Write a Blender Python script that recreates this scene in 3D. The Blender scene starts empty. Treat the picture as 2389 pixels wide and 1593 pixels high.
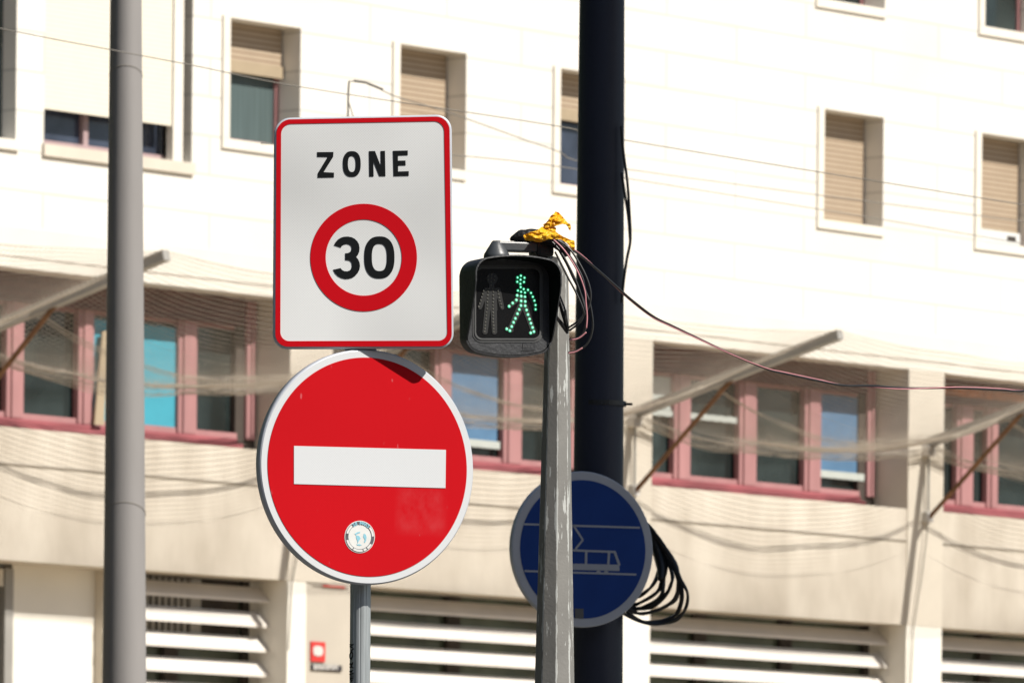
import bpy, math, random
from mathutils import Vector, Matrix, noise
R = math.radians
rnd = random.Random(7)
sc = bpy.context.scene
COL = sc.collection

# ------------------------------------------------------------------ camera
K = 1.01573; F = 18330.0; CX = 1194.5; PY = 2346.0; RO = 0.010; EYE = 1.6
DF = 88.5; TH = R(50.0); CT, ST = math.cos(TH), math.sin(TH)
cd = bpy.data.cameras.new('camera'); cam = bpy.data.objects.new('camera', cd); COL.objects.link(cam)
cam.matrix_world = Matrix.Translation((0, 0, EYE)) @ Matrix.Rotation(R(90), 4, 'X') @ Matrix.Rotation(RO, 4, 'Z')
cd.sensor_width = 36; cd.lens = F / 2389 * 36; cd.shift_y = (PY - 796.5) / 2389
cd.clip_start = 0.5; cd.clip_end = 3000
cd.dof.use_dof = True; cd.dof.focus_distance = 21.75; cd.dof.aperture_fstop = 18.5
sc.camera = cam
# ------------------------------------------------------------------ world, sun, exposure
SAZ, SEL = R(58), R(46)          # sun: 58 degrees right of straight behind the camera, 46 up
w = bpy.data.worlds.new('World'); sc.world = w; w.use_nodes = True
nt = w.node_tree; sky = nt.nodes.new('ShaderNodeTexSky'); sky.sky_type = 'NISHITA'; sky.sun_disc = False
sky.sun_elevation = SEL; sky.sun_rotation = math.pi - SAZ
nt.links.new(sky.outputs[0], nt.nodes['Background'].inputs[0]); nt.nodes['Background'].inputs[1].default_value = 0.05
sd = bpy.data.lights.new('sun', 'SUN'); sun = bpy.data.objects.new('sun', sd); COL.objects.link(sun)
sd.energy = 4.8; sd.angle = R(0.53); sd.color = (1, .95, .87)
sun.rotation_euler = Vector((-math.sin(SAZ)*math.cos(SEL), math.cos(SAZ)*math.cos(SEL), -math.sin(SEL))).to_track_quat('-Z', 'Y').to_euler()
sc.view_settings.view_transform = 'Standard'; sc.view_settings.look = 'None'; sc.view_settings.gamma = 1
sc.view_settings.exposure = 0.5
TOSUN = Vector((math.sin(SAZ)*math.cos(SEL), -math.cos(SAZ)*math.cos(SEL), math.sin(SEL)))

# ------------------------------------------------------------------ measuring helpers (a photo point -> a place)
def ray(x, y, V=1):
    if V: x *= K; y *= K
    u = x - CX; v = PY - y
    return Vector(((u*math.cos(RO) - v*math.sin(RO))/F, 1.0, (u*math.sin(RO) + v*math.cos(RO))/F))
def W(x, y, d, V=1):
    return Vector((0, 0, EYE)) + ray(x, y, V)*d
def L(x, y, dep=0, V=1):             # point of the facade (s, z) at depth dep behind its front plane
    r = ray(x, y, V); t = (dep + DF*CT)/(-r[0]*ST + r[1]*CT)
    return ((r[0]*t)*CT + (r[1]*t - DF)*ST, EYE + r[2]*t)
def LS(x, y, s0):                    # (depth, z) where the line of sight meets the plane s = s0
    r = ray(x, y); t = (s0 + DF*ST)/(r[0]*CT + r[1]*ST)
    return (-(r[0]*t)*ST + (r[1]*t - DF)*CT, EYE + r[2]*t)
FAC = Matrix.Translation((0, DF, 0)) @ Matrix.Rotation(TH, 4, 'Z')
def onplane(M, x, y, V=0, off=0.0):  # local (x, z) on plane y=off of frame M
    Mi = M.inverted(); o = Mi @ Vector((0, 0, EYE)); d = (Mi.to_3x3() @ ray(x, y, V))
    t = (off - o.y)/d.y; p = o + d*t
    return (p.x, p.z)

# ------------------------------------------------------------------ materials
def mat(name, col, rough=.7, metal=0, var=.06, scale=6, bump=0, bscale=60, spec=.5, stretch=(1, 1, 1), col2=None, detail=5, coat=0):
    m = bpy.data.materials.new(name); m.use_nodes = True; n = m.node_tree.nodes; l = m.node_tree.links
    b = n['Principled BSDF']; b.inputs['Roughness'].default_value = rough; b.inputs['Metallic'].default_value = metal
    b.inputs['Specular IOR Level'].default_value = spec; b.inputs['Coat Weight'].default_value = coat
    tc = n.new('ShaderNodeTexCoord'); mp = n.new('ShaderNodeMapping'); mp.inputs['Scale'].default_value = stretch
    l.new(tc.outputs['Object'], mp.inputs[0])
    ns = n.new('ShaderNodeTexNoise'); ns.inputs['Scale'].default_value = scale; ns.inputs['Detail'].default_value = detail
    l.new(mp.outputs[0], ns.inputs[0])
    cr = n.new('ShaderNodeValToRGB'); cr.color_ramp.elements[0].position = .3; cr.color_ramp.elements[1].position = .7
    a = [max(0, c*(1-var)) for c in col]; z = [min(1, c*(1+var)) for c in col] if col2 is None else col2
    cr.color_ramp.elements[0].color = (*a, 1); cr.color_ramp.elements[1].color = (*z, 1)
    l.new(ns.outputs[0], cr.inputs[0]); l.new(cr.outputs[0], b.inputs['Base Color'])
    if bump:
        n2 = n.new('ShaderNodeTexNoise'); n2.inputs['Scale'].default_value = bscale; n2.inputs['Detail'].default_value = 4
        l.new(mp.outputs[0], n2.inputs[0]); bp = n.new('ShaderNodeBump'); bp.inputs['Strength'].default_value = bump
        bp.inputs['Distance'].default_value = .01; l.new(n2.outputs[0], bp.inputs['Height']); l.new(bp.outputs[0], b.inputs['Normal'])
    m['ramp'] = cr.name
    return m
def add_panels(m, jx, jz, width, dark, axis=('x', 'z')):
    """fine joint lines of cladding panels mixed into the base colour"""
    n = m.node_tree.nodes; l = m.node_tree.links; b = n['Principled BSDF']; cr = n[m['ramp']]
    tc = n.new('ShaderNodeTexCoord'); sp = n.new('ShaderNodeSeparateXYZ'); cb = n.new('ShaderNodeCombineXYZ')
    l.new(tc.outputs['Object'], sp.inputs[0]); l.new(sp.outputs[0], cb.inputs[0]); l.new(sp.outputs[2], cb.inputs[1])
    br = n.new('ShaderNodeTexBrick'); br.inputs['Scale'].default_value = 1; br.inputs['Brick Width'].default_value = jx
    br.inputs['Row Height'].default_value = jz; br.inputs['Mortar Size'].default_value = width; br.inputs['Mortar Smooth'].default_value = .3
    br.inputs['Color1'].default_value = (1, 1, 1, 1); br.inputs['Color2'].default_value = (.93, .93, .93, 1); br.inputs['Mortar'].default_value = (dark, dark, dark, 1)
    l.new(cb.outputs[0], br.inputs[0]); mx = n.new('ShaderNodeMix'); mx.data_type = 'RGBA'; mx.blend_type = 'MULTIPLY'
    mx.inputs[0].default_value = 1; l.new(cr.outputs[0], mx.inputs[6]); l.new(br.outputs[0], mx.inputs[7]); l.new(mx.outputs[2], b.inputs['Base Color'])
M = {}
M['wall'] = mat('pale_cladding', (.72, .69, .63), .8, var=.04, scale=.6, bump=.15, bscale=20); add_panels(M['wall'], 2.6, .42, .013, .70)
M['trim'] = mat('pale_stone_trim', (.70, .66, .58), .8, var=.05, scale=2)
M['fascia'] = mat('fascia_concrete', (.68, .64, .57), .85, var=.05, scale=1, bump=.1)
M['spandrel'] = mat('cream_concrete', (.47, .415, .34), .9, var=.1, scale=1.6, bump=.2, bscale=30, stretch=(1, 1, .45), col2=(.60, .55, .47), detail=8)
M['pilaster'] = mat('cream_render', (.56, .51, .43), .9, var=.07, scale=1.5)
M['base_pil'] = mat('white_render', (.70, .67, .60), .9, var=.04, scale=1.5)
M['greyrender'] = mat('greyish_render', (.43, .39, .33), .9, var=.06, scale=1.5)
M['joint'] = mat('dark_joint', (.22, .19, .15), .95)  # dark colour of the spandrel joint line
M['shutter'] = mat('beige_roller_shutter', (.385, .305, .22), .6, var=.04)
M['blind'] = mat('cream_blind', (.70, .65, .54), .7, var=.02)
def add_lines(m, pitch, dark, w=.25):
    n = m.node_tree.nodes; l = m.node_tree.links; b = n['Principled BSDF']; cr = n[m['ramp']]
    tc = n.new('ShaderNodeTexCoord'); sp = n.new('ShaderNodeSeparateXYZ'); l.new(tc.outputs['Object'], sp.inputs[0])
    d = n.new('ShaderNodeMath'); d.operation = 'DIVIDE'; d.inputs[1].default_value = pitch; l.new(sp.outputs[2], d.inputs[0])
    f = n.new('ShaderNodeMath'); f.operation = 'FRACT'; l.new(d.outputs[0], f.inputs[0])
    g = n.new('ShaderNodeMath'); g.operation = 'LESS_THAN'; g.inputs[1].default_value = w; l.new(f.outputs[0], g.inputs[0])
    mx = n.new('ShaderNodeMix'); mx.data_type = 'RGBA'; l.new(g.outputs[0], mx.inputs[0]); l.new(cr.outputs[0], mx.inputs[6])
    mx.inputs[7].default_value = (*dark, 1); l.new(mx.outputs[2], b.inputs['Base Color'])
add_lines(M['shutter'], .062, (.24, .17, .11), .3); add_lines(M['blind'], .05, (.60, .55, .44), .2)
M['box'] = mat('brown_panel', (.055, .042, .034), .7)
M['shade_box'] = mat('shaded_pink_maroon', (.085, .032, .03), .7, var=.2); add_lines(M['shade_box'], .09, (.05, .02, .02), .2)  # dark maroon stands for the pink frame in shade
M['pink'] = mat('faded_pink_frame', (.35, .175, .175), .6, var=.12, scale=4, stretch=(1, 1, .3))
M['palepink'] = mat('bleached_pink_frame', (.34, .24, .24), .6, var=.1)
M['redsill'] = mat('dull_red_sill', (.27, .075, .085), .6, var=.3, scale=3, stretch=(.5, 1, 1))
M['glass'] = mat('window_glass', (.022, .030, .029), .12, var=.5, scale=1.2, spec=.6)
M['glassblue'] = mat('window_glass_blue', (.04, .05, .075), .12, var=.4, scale=2, spec=.6)
M['curtain'] = mat('grey_green_curtain', (.07, .10, .10), .5, var=.18, scale=3, stretch=(8, 1, .2), spec=.5)
M['cyan'] = mat('turquoise_blind', (.045, .29, .38), .6, var=.05)
M['blue'] = mat('blue_blind', (.075, .16, .27), .6, var=.1)
M['bar'] = mat('blind_bar', (.42, .45, .42), .5)
M['dark'] = mat('dark_interior', (.035, .028, .022), .8, var=.4, scale=3)
M['greeng'] = mat('greenish_glass', (.07, .085, .062), .15, var=.55, scale=1.1, stretch=(1, 1, .1))
M['slat'] = mat('white_louvre', (.62, .58, .53), .6, var=.04, scale=3)
M['board'] = mat('tan_board', (.34, .27, .18), .8)
M['orange'] = mat('rusty_steel', (.30, .10, .035), .8, var=.35, scale=8)
M['net'] = mat('netting_cord', (.34, .30, .25), .9, var=.15, scale=3)
M['alu'] = mat('grey_aluminium', (.27, .26, .24), .6, .0, var=.1, scale=3)
M['rust'] = mat('rust', (.17, .085, .04), .85, var=.4, scale=5)
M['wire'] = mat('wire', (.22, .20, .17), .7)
M['lamp'] = mat('grey_pole_paint', (.25, .235, .225), .6, var=.05, scale=8, stretch=(1, 1, .2), bump=.05)
M['navy'] = mat('navy_black_mast_paint', (.021, .024, .041), .45, var=.12, scale=5, stretch=(1, 1, .3), spec=.35)
M['oct'] = None
M['galv'] = mat('galvanised_steel', (.40, .43, .44), .42, .55, var=.13, scale=10, stretch=(9, 9, .6), bump=.05, bscale=30)
M['alrim'] = mat('sign_rim_aluminium', (.50, .53, .58), .4, .15, var=.08, scale=10)
def retro(name, col, var, rough=.45, warp=.0):
    """retroreflective sheeting: fine cell pattern"""
    m = mat(name, col, .55, var=var, scale=2.2, detail=1, spec=.08)
    n = m.node_tree.nodes; l = m.node_tree.links; b = n['Principled BSDF']; cr = n[m['ramp']]
    tc = n.new('ShaderNodeTexCoord'); mp = n.new('ShaderNodeMapping'); mp.inputs['Rotation'].default_value = (0, R(45), 0)
    l.new(tc.outputs['Object'], mp.inputs[0]); sp = n.new('ShaderNodeSeparateXYZ'); l.new(mp.outputs[0], sp.inputs[0])
    outs = []
    for i in (0, 2):
        s = n.new('ShaderNodeMath'); s.operation = 'MULTIPLY'; s.inputs[1].default_value = 2*math.pi/.0052; l.new(sp.outputs[i], s.inputs[0])
        c = n.new('ShaderNodeMath'); c.operation = 'COSINE'; l.new(s.outputs[0], c.inputs[0]); outs.append(c)
    mx = n.new('ShaderNodeMath'); mx.operation = 'MAXIMUM'; l.new(outs[0].outputs[0], mx.inputs[0]); l.new(outs[1].outputs[0], mx.inputs[1])
    mr = n.new('ShaderNodeMapRange'); mr.inputs[1].default_value = -1; mr.inputs[2].default_value = 1; mr.inputs[3].default_value = .88; mr.inputs[4].default_value = 1.05
    l.new(mx.outputs[0], mr.inputs[0])
    mu = n.new('ShaderNodeMix'); mu.data_type = 'RGBA'; mu.blend_type = 'MULTIPLY'; mu.inputs[0].default_value = 1
    l.new(cr.outputs[0], mu.inputs[6]); l.new(mr.outputs[0], mu.inputs[7]); l.new(mu.outputs[2], b.inputs['Base Color'])
    m['last'] = mu.name
    return m
M['rwhite'] = retro('white_sheeting', (.60, .61, .61), .16)
M['rwhite2'] = retro('white_sheeting_bright', (.56, .575, .59), .02)
M['rred'] = retro('red_sheeting', (.47, .0025, .008), .04)
M['rred2'] = retro('red_sheeting_worn', (.45, .0025, .007), .05)
def add_haze():
    """rubbed, whitish patch low on the right of the red disc"""
    m = M['rred2']; n = m.node_tree.nodes; l = m.node_tree.links; b = n['Principled BSDF']; last = n[m['last']]
    tc = n.new('ShaderNodeTexCoord'); sp = n.new('ShaderNodeSeparateXYZ'); l.new(tc.outputs['Object'], sp.inputs[0])
    def band(i, c, h):
        a = n.new('ShaderNodeMath'); a.operation = 'SUBTRACT'; a.inputs[1].default_value = c; l.new(sp.outputs[i], a.inputs[0])
        q = n.new('ShaderNodeMath'); q.operation = 'ABSOLUTE'; l.new(a.outputs[0], q.inputs[0])
        r = n.new('ShaderNodeMapRange'); r.inputs[1].default_value = h*.6; r.inputs[2].default_value = h; r.inputs[3].default_value = 1; r.inputs[4].default_value = 0
        l.new(q.outputs[0], r.inputs[0]); return r
    bx, bz = band(0, .165, .085), band(2, -.115, .075)
    ns = n.new('ShaderNodeTexNoise'); ns.inputs['Scale'].default_value = 11; ns.inputs['Detail'].default_value = 8
    mp = n.new('ShaderNodeMapping'); mp.inputs['Scale'].default_value = (1, 1, .7); mp.inputs['Location'].default_value = (3.3, 0, 1.7); mp.inputs['Rotation'].default_value = (0, .5, 0); ns.inputs['Roughness'].default_value = .65; l.new(tc.outputs['Object'], mp.inputs[0]); l.new(mp.outputs[0], ns.inputs[0])
    r2 = n.new('ShaderNodeMapRange'); r2.inputs[1].default_value = .40; r2.inputs[2].default_value = .75; l.new(ns.outputs[0], r2.inputs[0])
    a = n.new('ShaderNodeMath'); a.operation = 'MULTIPLY'; l.new(bx.outputs[0], a.inputs[0]); l.new(bz.outputs[0], a.inputs[1])
    c = n.new('ShaderNodeMath'); c.operation = 'MULTIPLY'; l.new(a.outputs[0], c.inputs[0]); l.new(r2.outputs[0], c.inputs[1])
    # tiny scratches all over
    v = n.new('ShaderNodeTexNoise'); v.inputs['Scale'].default_value = 60; v.inputs['Detail'].default_value = 2
    mp2 = n.new('ShaderNodeMapping'); mp2.inputs['Scale'].default_value = (1, 1, .35); mp2.inputs['Rotation'].default_value = (0, .3, 0); l.new(tc.outputs['Object'], mp2.inputs[0]); l.new(mp2.outputs[0], v.inputs[0])
    r3 = n.new('ShaderNodeMapRange'); r3.inputs[1].default_value = .735; r3.inputs[2].default_value = .78; r3.inputs[4].default_value = .6; l.new(v.outputs[0], r3.inputs[0])
    s = n.new('ShaderNodeMath'); s.operation = 'MULTIPLY'; s.inputs[1].default_value = .30; l.new(c.outputs[0], s.inputs[0])
    mxx = n.new('ShaderNodeMath'); mxx.operation = 'MAXIMUM'; l.new(s.outputs[0], mxx.inputs[0]); l.new(r3.outputs[0], mxx.inputs[1])
    mu = n.new('ShaderNodeMix'); mu.data_type = 'RGBA'; l.new(mxx.outputs[0], mu.inputs[0]); l.new(last.outputs[2], mu.inputs[6]); mu.inputs[7].default_value = (.5, .12, .13, 1)
    l.new(mu.outputs[2], b.inputs['Base Color'])
add_haze()
M['black'] = mat('black_film', (.006, .007, .008), .6, var=.1, spec=.1)
M['plblack'] = mat('black_polycarbonate', (.022, .023, .026), .5, var=.25, scale=14, bump=.15, bscale=120, spec=.45)
M['plgrey'] = mat('weathered_black_plastic', (.028, .029, .032), .55, var=.22, scale=18, bump=.2, bscale=90)
M['hoodin'] = mat('matt_black_hood', (.006, .006, .006), .9, var=.1, spec=.1)
M['gasket'] = mat('rubber_gasket', (.065, .065, .065), .5, var=.2)
M['lens'] = mat('dark_lens', (.006, .006, .0065), .25, var=.2, scale=9, spec=.25)
M['figure'] = mat('unlit_figure', (.010, .010, .0095), .5, var=.2)
M['led_off'] = mat('unlit_led', (.075, .073, .06), .3, var=.3)
def emis(name, col, st):
    m = bpy.data.materials.new(name); m.use_nodes = True; b = m.node_tree.nodes['Principled BSDF']
    b.inputs['Base Color'].default_value = (.1, .3, .2, 1); b.inputs['Emission Color'].default_value = (*col, 1); b.inputs['Emission Strength'].default_value = st
    return m
M['led'] = emis('lit_green_led', (.32, 1, .66), 1.5); M['ledhalo'] = emis('green_led_halo', (.0, .40, .15), .5)
M['arm'] = mat('dark_grey_casting', (.045, .05, .055), .42, var=.2, scale=12, bump=.1, spec=.6)
M['cable'] = mat('black_cable', (.016, .016, .016), .38, var=.2, spec=.6)
M['pinkc'] = mat('pink_cable', (.48, .20, .22), .5, var=.15, scale=40)
M['tape'] = mat('black_tape', (.012, .012, .012), .5, var=.3, bump=.5, bscale=80)
def plasticmat():
    m = mat('yellow_plastic', (.95, .52, .01), .42, var=.0, scale=30, col2=(.98, .72, .05), spec=.4, bump=.05, bscale=60)
    n = m.node_tree.nodes; l = m.node_tree.links; b = n['Principled BSDF']
    tr = n.new('ShaderNodeBsdfTranslucent'); tr.inputs[0].default_value = (.9, .42, .01, 1); ms = n.new('ShaderNodeMixShader'); ms.inputs[0].default_value = .42
    l.new(b.outputs[0], ms.inputs[1]); l.new(tr.outputs[0], ms.inputs[2]); l.new(ms.outputs[0], n['Material Output'].inputs[0])
    return m
M['yellow'] = plasticmat()
M['tblue'] = mat('blue_sheeting', (.013, .045, .20), .6, var=.08, spec=.1)
M['tring'] = mat('grey_white_sheeting', (.40, .41, .44), .6, var=.06, spec=.1)
M['tline'] = mat('shaded_white_sheeting', (.33, .34, .37), .6, var=.06, spec=.1)  # shade on the white tram marks is put into this grey
M['stwhite'] = mat('sticker_paper', (.62, .62, .60), .6, var=.05, scale=30)
M['stdark'] = mat('sticker_dark_ink', (.07, .075, .09), .6, var=.3, scale=60)
M['stcyan'] = mat('sticker_cyan_ink', (.22, .48, .58), .6, var=.1)
M['ground'] = mat('street_paving', (.085, .08, .072), .9, var=.15, scale=.5, bump=.3)
M['asph'] = mat('asphalt', (.055, .054, .052), .9, var=.15, scale=2, bump=.4)
M['pave'] = mat('pale_paving', (.44, .355, .25), .9, var=.1, scale=1.5)
M['bark'] = mat('bark', (.16, .12, .08), .9, var=.3, scale=5, bump=.5)
M['leaf'] = mat('leaf', (.05, .09, .025), .6, var=.35, scale=2)
M['signred'] = mat('sign_red', (.52, .035, .03), .5, var=.05)
M['signblack'] = mat('sign_black', (.03, .027, .03), .5)
M['signwhite'] = mat('sign_white', (.55, .53, .50), .5)

def octmat():
    """grey paint worn to pale primer along the arrises (uv.x = facet coordinate, uv.y = height)"""
    m = mat('chipped_grey_paint', (.18, .175, .162), .6, var=.08, scale=14, bump=.08, bscale=120)
    n = m.node_tree.nodes; l = m.node_tree.links; b = n['Principled BSDF']; cr = n[m['ramp']]
    uv = n.new('ShaderNodeUVMap'); sp = n.new('ShaderNodeSeparateXYZ'); l.new(uv.outputs[0], sp.inputs[0])
    fr = n.new('ShaderNodeMath'); fr.operation = 'FRACT'; l.new(sp.outputs[0], fr.inputs[0])
    pp = n.new('ShaderNodeMath'); pp.operation = 'PINGPONG'; pp.inputs[1].default_value = .5; l.new(fr.outputs[0], pp.inputs[0])
    tc = n.new('ShaderNodeTexCoord'); mp = n.new('ShaderNodeMapping'); mp.inputs['Scale'].default_value = (1, 1, .16); l.new(tc.outputs['Object'], mp.inputs[0])
    ns = n.new('ShaderNodeTexNoise'); ns.inputs['Scale'].default_value = 75; ns.inputs['Detail'].default_value = 7; ns.inputs['Roughness'].default_value = .62; l.new(mp.outputs[0], ns.inputs[0])
    mr = n.new('ShaderNodeMapRange'); mr.inputs[1].default_value = 0; mr.inputs[2].default_value = .12; mr.inputs[3].default_value = .17; mr.inputs[4].default_value = -.06; l.new(pp.outputs[0], mr.inputs[0])
    lo = n.new('ShaderNodeTexNoise'); lo.inputs['Scale'].default_value = 4; lo.inputs['Detail'].default_value = 1; l.new(tc.outputs['Object'], lo.inputs[0])
    lm = n.new('ShaderNodeMath'); lm.operation = 'MULTIPLY_ADD'; lm.inputs[1].default_value = .35; lm.inputs[2].default_value = -.175; l.new(lo.outputs[0], lm.inputs[0])
    a = n.new('ShaderNodeMath'); a.operation = 'ADD'; l.new(ns.outputs[0], a.inputs[0]); l.new(mr.outputs[0], a.inputs[1])
    a2 = n.new('ShaderNodeMath'); a2.operation = 'ADD'; l.new(a.outputs[0], a2.inputs[0]); l.new(lm.outputs[0], a2.inputs[1])
    t = n.new('ShaderNodeMapRange'); t.inputs[1].default_value = .545; t.inputs[2].default_value = .56; l.new(a2.outputs[0], t.inputs[0])
    mx = n.new('ShaderNodeMix'); mx.data_type = 'RGBA'; l.new(t.outputs[0], mx.inputs[0]); l.new(cr.outputs[0], mx.inputs[6]); mx.inputs[7].default_value = (.43, .44, .42, 1)
    l.new(mx.outputs[2], b.inputs['Base Color'])
    return m
M['oct'] = octmat()

# ------------------------------------------------------------------ mesh helpers
class MB:
    def __init__(s): s.v = []; s.f = []; s.uv = None
    def add(s, vs, fs):
        o = len(s.v); s.v += [tuple(v) for v in vs]; s.f += [tuple(i+o for i in f) for f in fs]
    def box(s, a, b):
        x0, y0, z0 = [min(a[i], b[i]) for i in range(3)]; x1, y1, z1 = [max(a[i], b[i]) for i in range(3)]
        s.add([(x0,y0,z0),(x1,y0,z0),(x1,y1,z0),(x0,y1,z0),(x0,y0,z1),(x1,y0,z1),(x1,y1,z1),(x0,y1,z1)],
              [(0,3,2,1),(4,5,6,7),(0,1,5,4),(1,2,6,5),(2,3,7,6),(3,0,4,7)])
    def tube(s, pts, r, n=8, cap=True):
        pts = [Vector(p) for p in pts]; rs = r if isinstance(r, (list, tuple)) else [r]*len(pts)
        up = Vector((0, 0, 1)); T0 = (pts[1]-pts[0]).normalized()
        if abs(T0.dot(up)) > .95: up = Vector((1, 0, 0))
        A = T0.cross(up).normalized(); vs = []
        for i, p in enumerate(pts):
            T = ((pts[min(i+1, len(pts)-1)] - pts[max(i-1, 0)])).normalized()
            A = (A - T*A.dot(T)).normalized(); B = T.cross(A)
            for k in range(n):
                an = 2*math.pi*k/n; vs.append(p + (A*math.cos(an) + B*math.sin(an))*rs[i])
        fs = [(i*n+k, i*n+(k+1) % n, (i+1)*n+(k+1) % n, (i+1)*n+k) for i in range(len(pts)-1) for k in range(n)]
        if cap: fs += [tuple(range(n-1, -1, -1)), tuple((len(pts)-1)*n+k for k in range(n))]
        s.add(vs, fs)
    def plate(s, pts, y0, y1):         # polygon in (x, z) given thickness y0(front)..y1
        n = len(pts)
        ar = sum(pts[i][0]*pts[(i+1) % n][1]-pts[(i+1) % n][0]*pts[i][1] for i in range(n))
        if ar < 0: pts = pts[::-1]
        s.add([(x, y0, z) for x, z in pts] + [(x, y1, z) for x, z in pts],
              [tuple(range(n)), tuple(range(2*n-1, n-1, -1))] + [(i, i+n, (i+1) % n+n, (i+1) % n) for i in range(n)])
    def ring(s, o, i, y0, y1):         # band between two outlines with equal counts
        n = len(o)
        s.add([(x, y0, z) for x, z in o] + [(x, y0, z) for x, z in i] + [(x, y1, z) for x, z in o] + [(x, y1, z) for x, z in i],
              [(k, (k+1) % n, (k+1) % n+n, k+n) for k in range(n)] + [(k+2*n, k+3*n, (k+1) % n+3*n, (k+1) % n+2*n) for k in range(n)]
              + [(k, k+2*n, (k+1) % n+2*n, (k+1) % n) for k in range(n)] + [(k+n, (k+1) % n+n, (k+1) % n+3*n, k+3*n) for k in range(n)])
    def build(s, name, m, parent=None, smooth=False, bevel=0, mw=None):
        me = bpy.data.meshes.new(name); me.from_pydata(s.v, [], s.f); me.materials.append(m)
        if smooth:
            for p in me.polygons: p.use_smooth = True
        o = bpy.data.objects.new(name, me); COL.objects.link(o)
        if parent: o.parent = parent
        if mw: o.matrix_world = mw
        if bevel:
            b = o.modifiers.new('bevel', 'BEVEL'); b.width = bevel; b.segments = 2; b.limit_method = 'ANGLE'
        return o
def recalc(o):
    import bmesh
    bm = bmesh.new(); bm.from_mesh(o.data); bmesh.ops.recalc_face_normals(bm, faces=bm.faces); bm.to_mesh(o.data); bm.free(); return o
def tag(o, label=None, cat=None, group=None, kind=None):
    if label: o['label'] = label
    if cat: o['category'] = cat
    if group: o['group'] = group
    if kind: o['kind'] = kind
    return o
def empty(name, mw, label, cat, group=None):
    o = bpy.data.objects.new(name, None); COL.objects.link(o); o.matrix_world = mw; o.empty_display_size = .1
    return tag(o, label, cat, group)
def cat_rom(pts, n=8):
    pts = [Vector(p) for p in pts]; P = [pts[0]*2-pts[1]] + pts + [pts[-1]*2-pts[-2]]; out = []
    for i in range(1, len(P)-2):
        for k in range(n):
            t = k/n; a, b, c, d = P[i-1:i+3]
            out.append(.5*((2*b) + (c-a)*t + (2*a-5*b+4*c-d)*t*t + (3*b-a-3*c+d)*t**3))
    return out + [P[-2]]
def sell(cx, cy, rx, ry, e=2.0, n=64):
    out = []
    for k in range(n):
        a = 2*math.pi*k/n; c, s_ = math.cos(a), math.sin(a)
        out.append((cx + rx*math.copysign(abs(c)**(2/e), c), cy + ry*math.copysign(abs(s_)**(2/e), s_)))
    return out
def rquad(c, r, n=10):                # rounded quad through 4 corners (pixel coords, clockwise from top left)
    out = []; c = [Vector(p) for p in c]
    for i in range(4):
        p = c[i]; a = (c[i-1]-p).normalized(); b = (c[(i+1) % 4]-p).normalized(); rr = r[i] if isinstance(r, (list, tuple)) else r
        s0 = p + a*rr; s1 = p + b*rr
        for k in range(n+1):
            t = k/n*math.pi/2
            o = p + a*rr + b*rr
            out.append(tuple(o - b*rr*math.cos(t) - a*rr*math.sin(t)))
    return out

# ------------------------------------------------------------------ ground (never in frame, but it lights the facade from below)
g = MB(); g.add([(-400, -200, 0), (400, -200, 0), (400, 600, 0), (-400, 600, 0)], [(0, 1, 2, 3)])
tag(g.build('ground', M['ground']), kind='structure')
g = MB(); g.box((-40, -6, .004), (24, 22 - 8, .008)); o = g.build('road', M['asph']); tag(o, kind='structure')
g = MB(); g.box((-60, -22, .0), (60, -.3, .14)); o = g.build('pavement', M['pave'], mw=FAC); tag(o, kind='structure')

# ------------------------------------------------------------------ the building (local frame: x along the wall, y inwards, z up)
B = empty('office_building', FAC, 'pale office building with pink window frames, roller shutters and white louvres behind the signs', 'building')
def part(name, mb, m, parent=B, **k):
    o = mb.build(name, m, parent, **k); return o
def wall_sheet(s0, s1, z0, z1, holes, deps):
    mb = MB(); S = sorted({s0, s1, *[h[0] for h in holes], *[h[1] for h in holes]}); Z = sorted({z0, z1, *[h[2] for h in holes], *[h[3] for h in holes]})
    for i in range(len(S)-1):
        for j in range(len(Z)-1):
            cx, cz = (S[i]+S[i+1])/2, (Z[j]+Z[j+1])/2
            if any(h[0] < cx < h[1] and h[2] < cz < h[3] for h in holes): continue
            mb.add([(S[i], 0, Z[j]), (S[i+1], 0, Z[j]), (S[i+1], 0, Z[j+1]), (S[i], 0, Z[j+1])], [(0, 1, 2, 3)])
    for (a, b, c, d), dp in zip(holes, deps):
        mb.add([(a, 0, c), (b, 0, c), (b, 0, d), (a, 0, d), (a, dp, c), (b, dp, c), (b, dp, d), (a, dp, d)],
               [(0, 4, 5, 1), (1, 5, 6, 2), (2, 6, 7, 3), (3, 7, 4, 0)])
    return mb
WT, WB = 12.225, 10.915; UP = 2.62      # window head and sill heights, storey above
WX = [(-4.91, -3.745), (-2.11, -.955), (.67, 1.84), (5.55, 6.73), (8.66, 9.84)]
holes = [(a, b, WB, WT) for a, b in WX] + [(a, b, WB+2.6, WT+2.62) for a, b in [(5.49, 6.73), (8.70, 9.88)]]
BIG = (-7.79, -5.49, 10.60, 13.6); LEFTW = (-10.5, -8.22, 10.60, 13.6)
holes += [BIG, LEFTW, (12.2, 13.4, WB, WT), (-13.9, -12.7, WB, WT)]
SUR = []
wallmb = wall_sheet(-18, 20, 9.385, 19, holes, [.34]*len(holes))
part('upper_wall', wallmb, M['wall'])
# solid body behind, roof and ends
m_ = MB(); m_.box((-18, 1.1, 0), (20, 14, 18.98)); part('building_core', m_, M['wall'])
m_ = MB(); m_.box((-18.2, -.25, 19.0), (20.2, 14.2, 19.35)); part('roof_slab', m_, M['fascia'])
for xe in (-18, 19.9):
    m_ = MB(); m_.box((xe, .3, 9.42), (xe+.1, 1.1, 18.9)); part('end_wall', m_, M['wall'])

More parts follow.
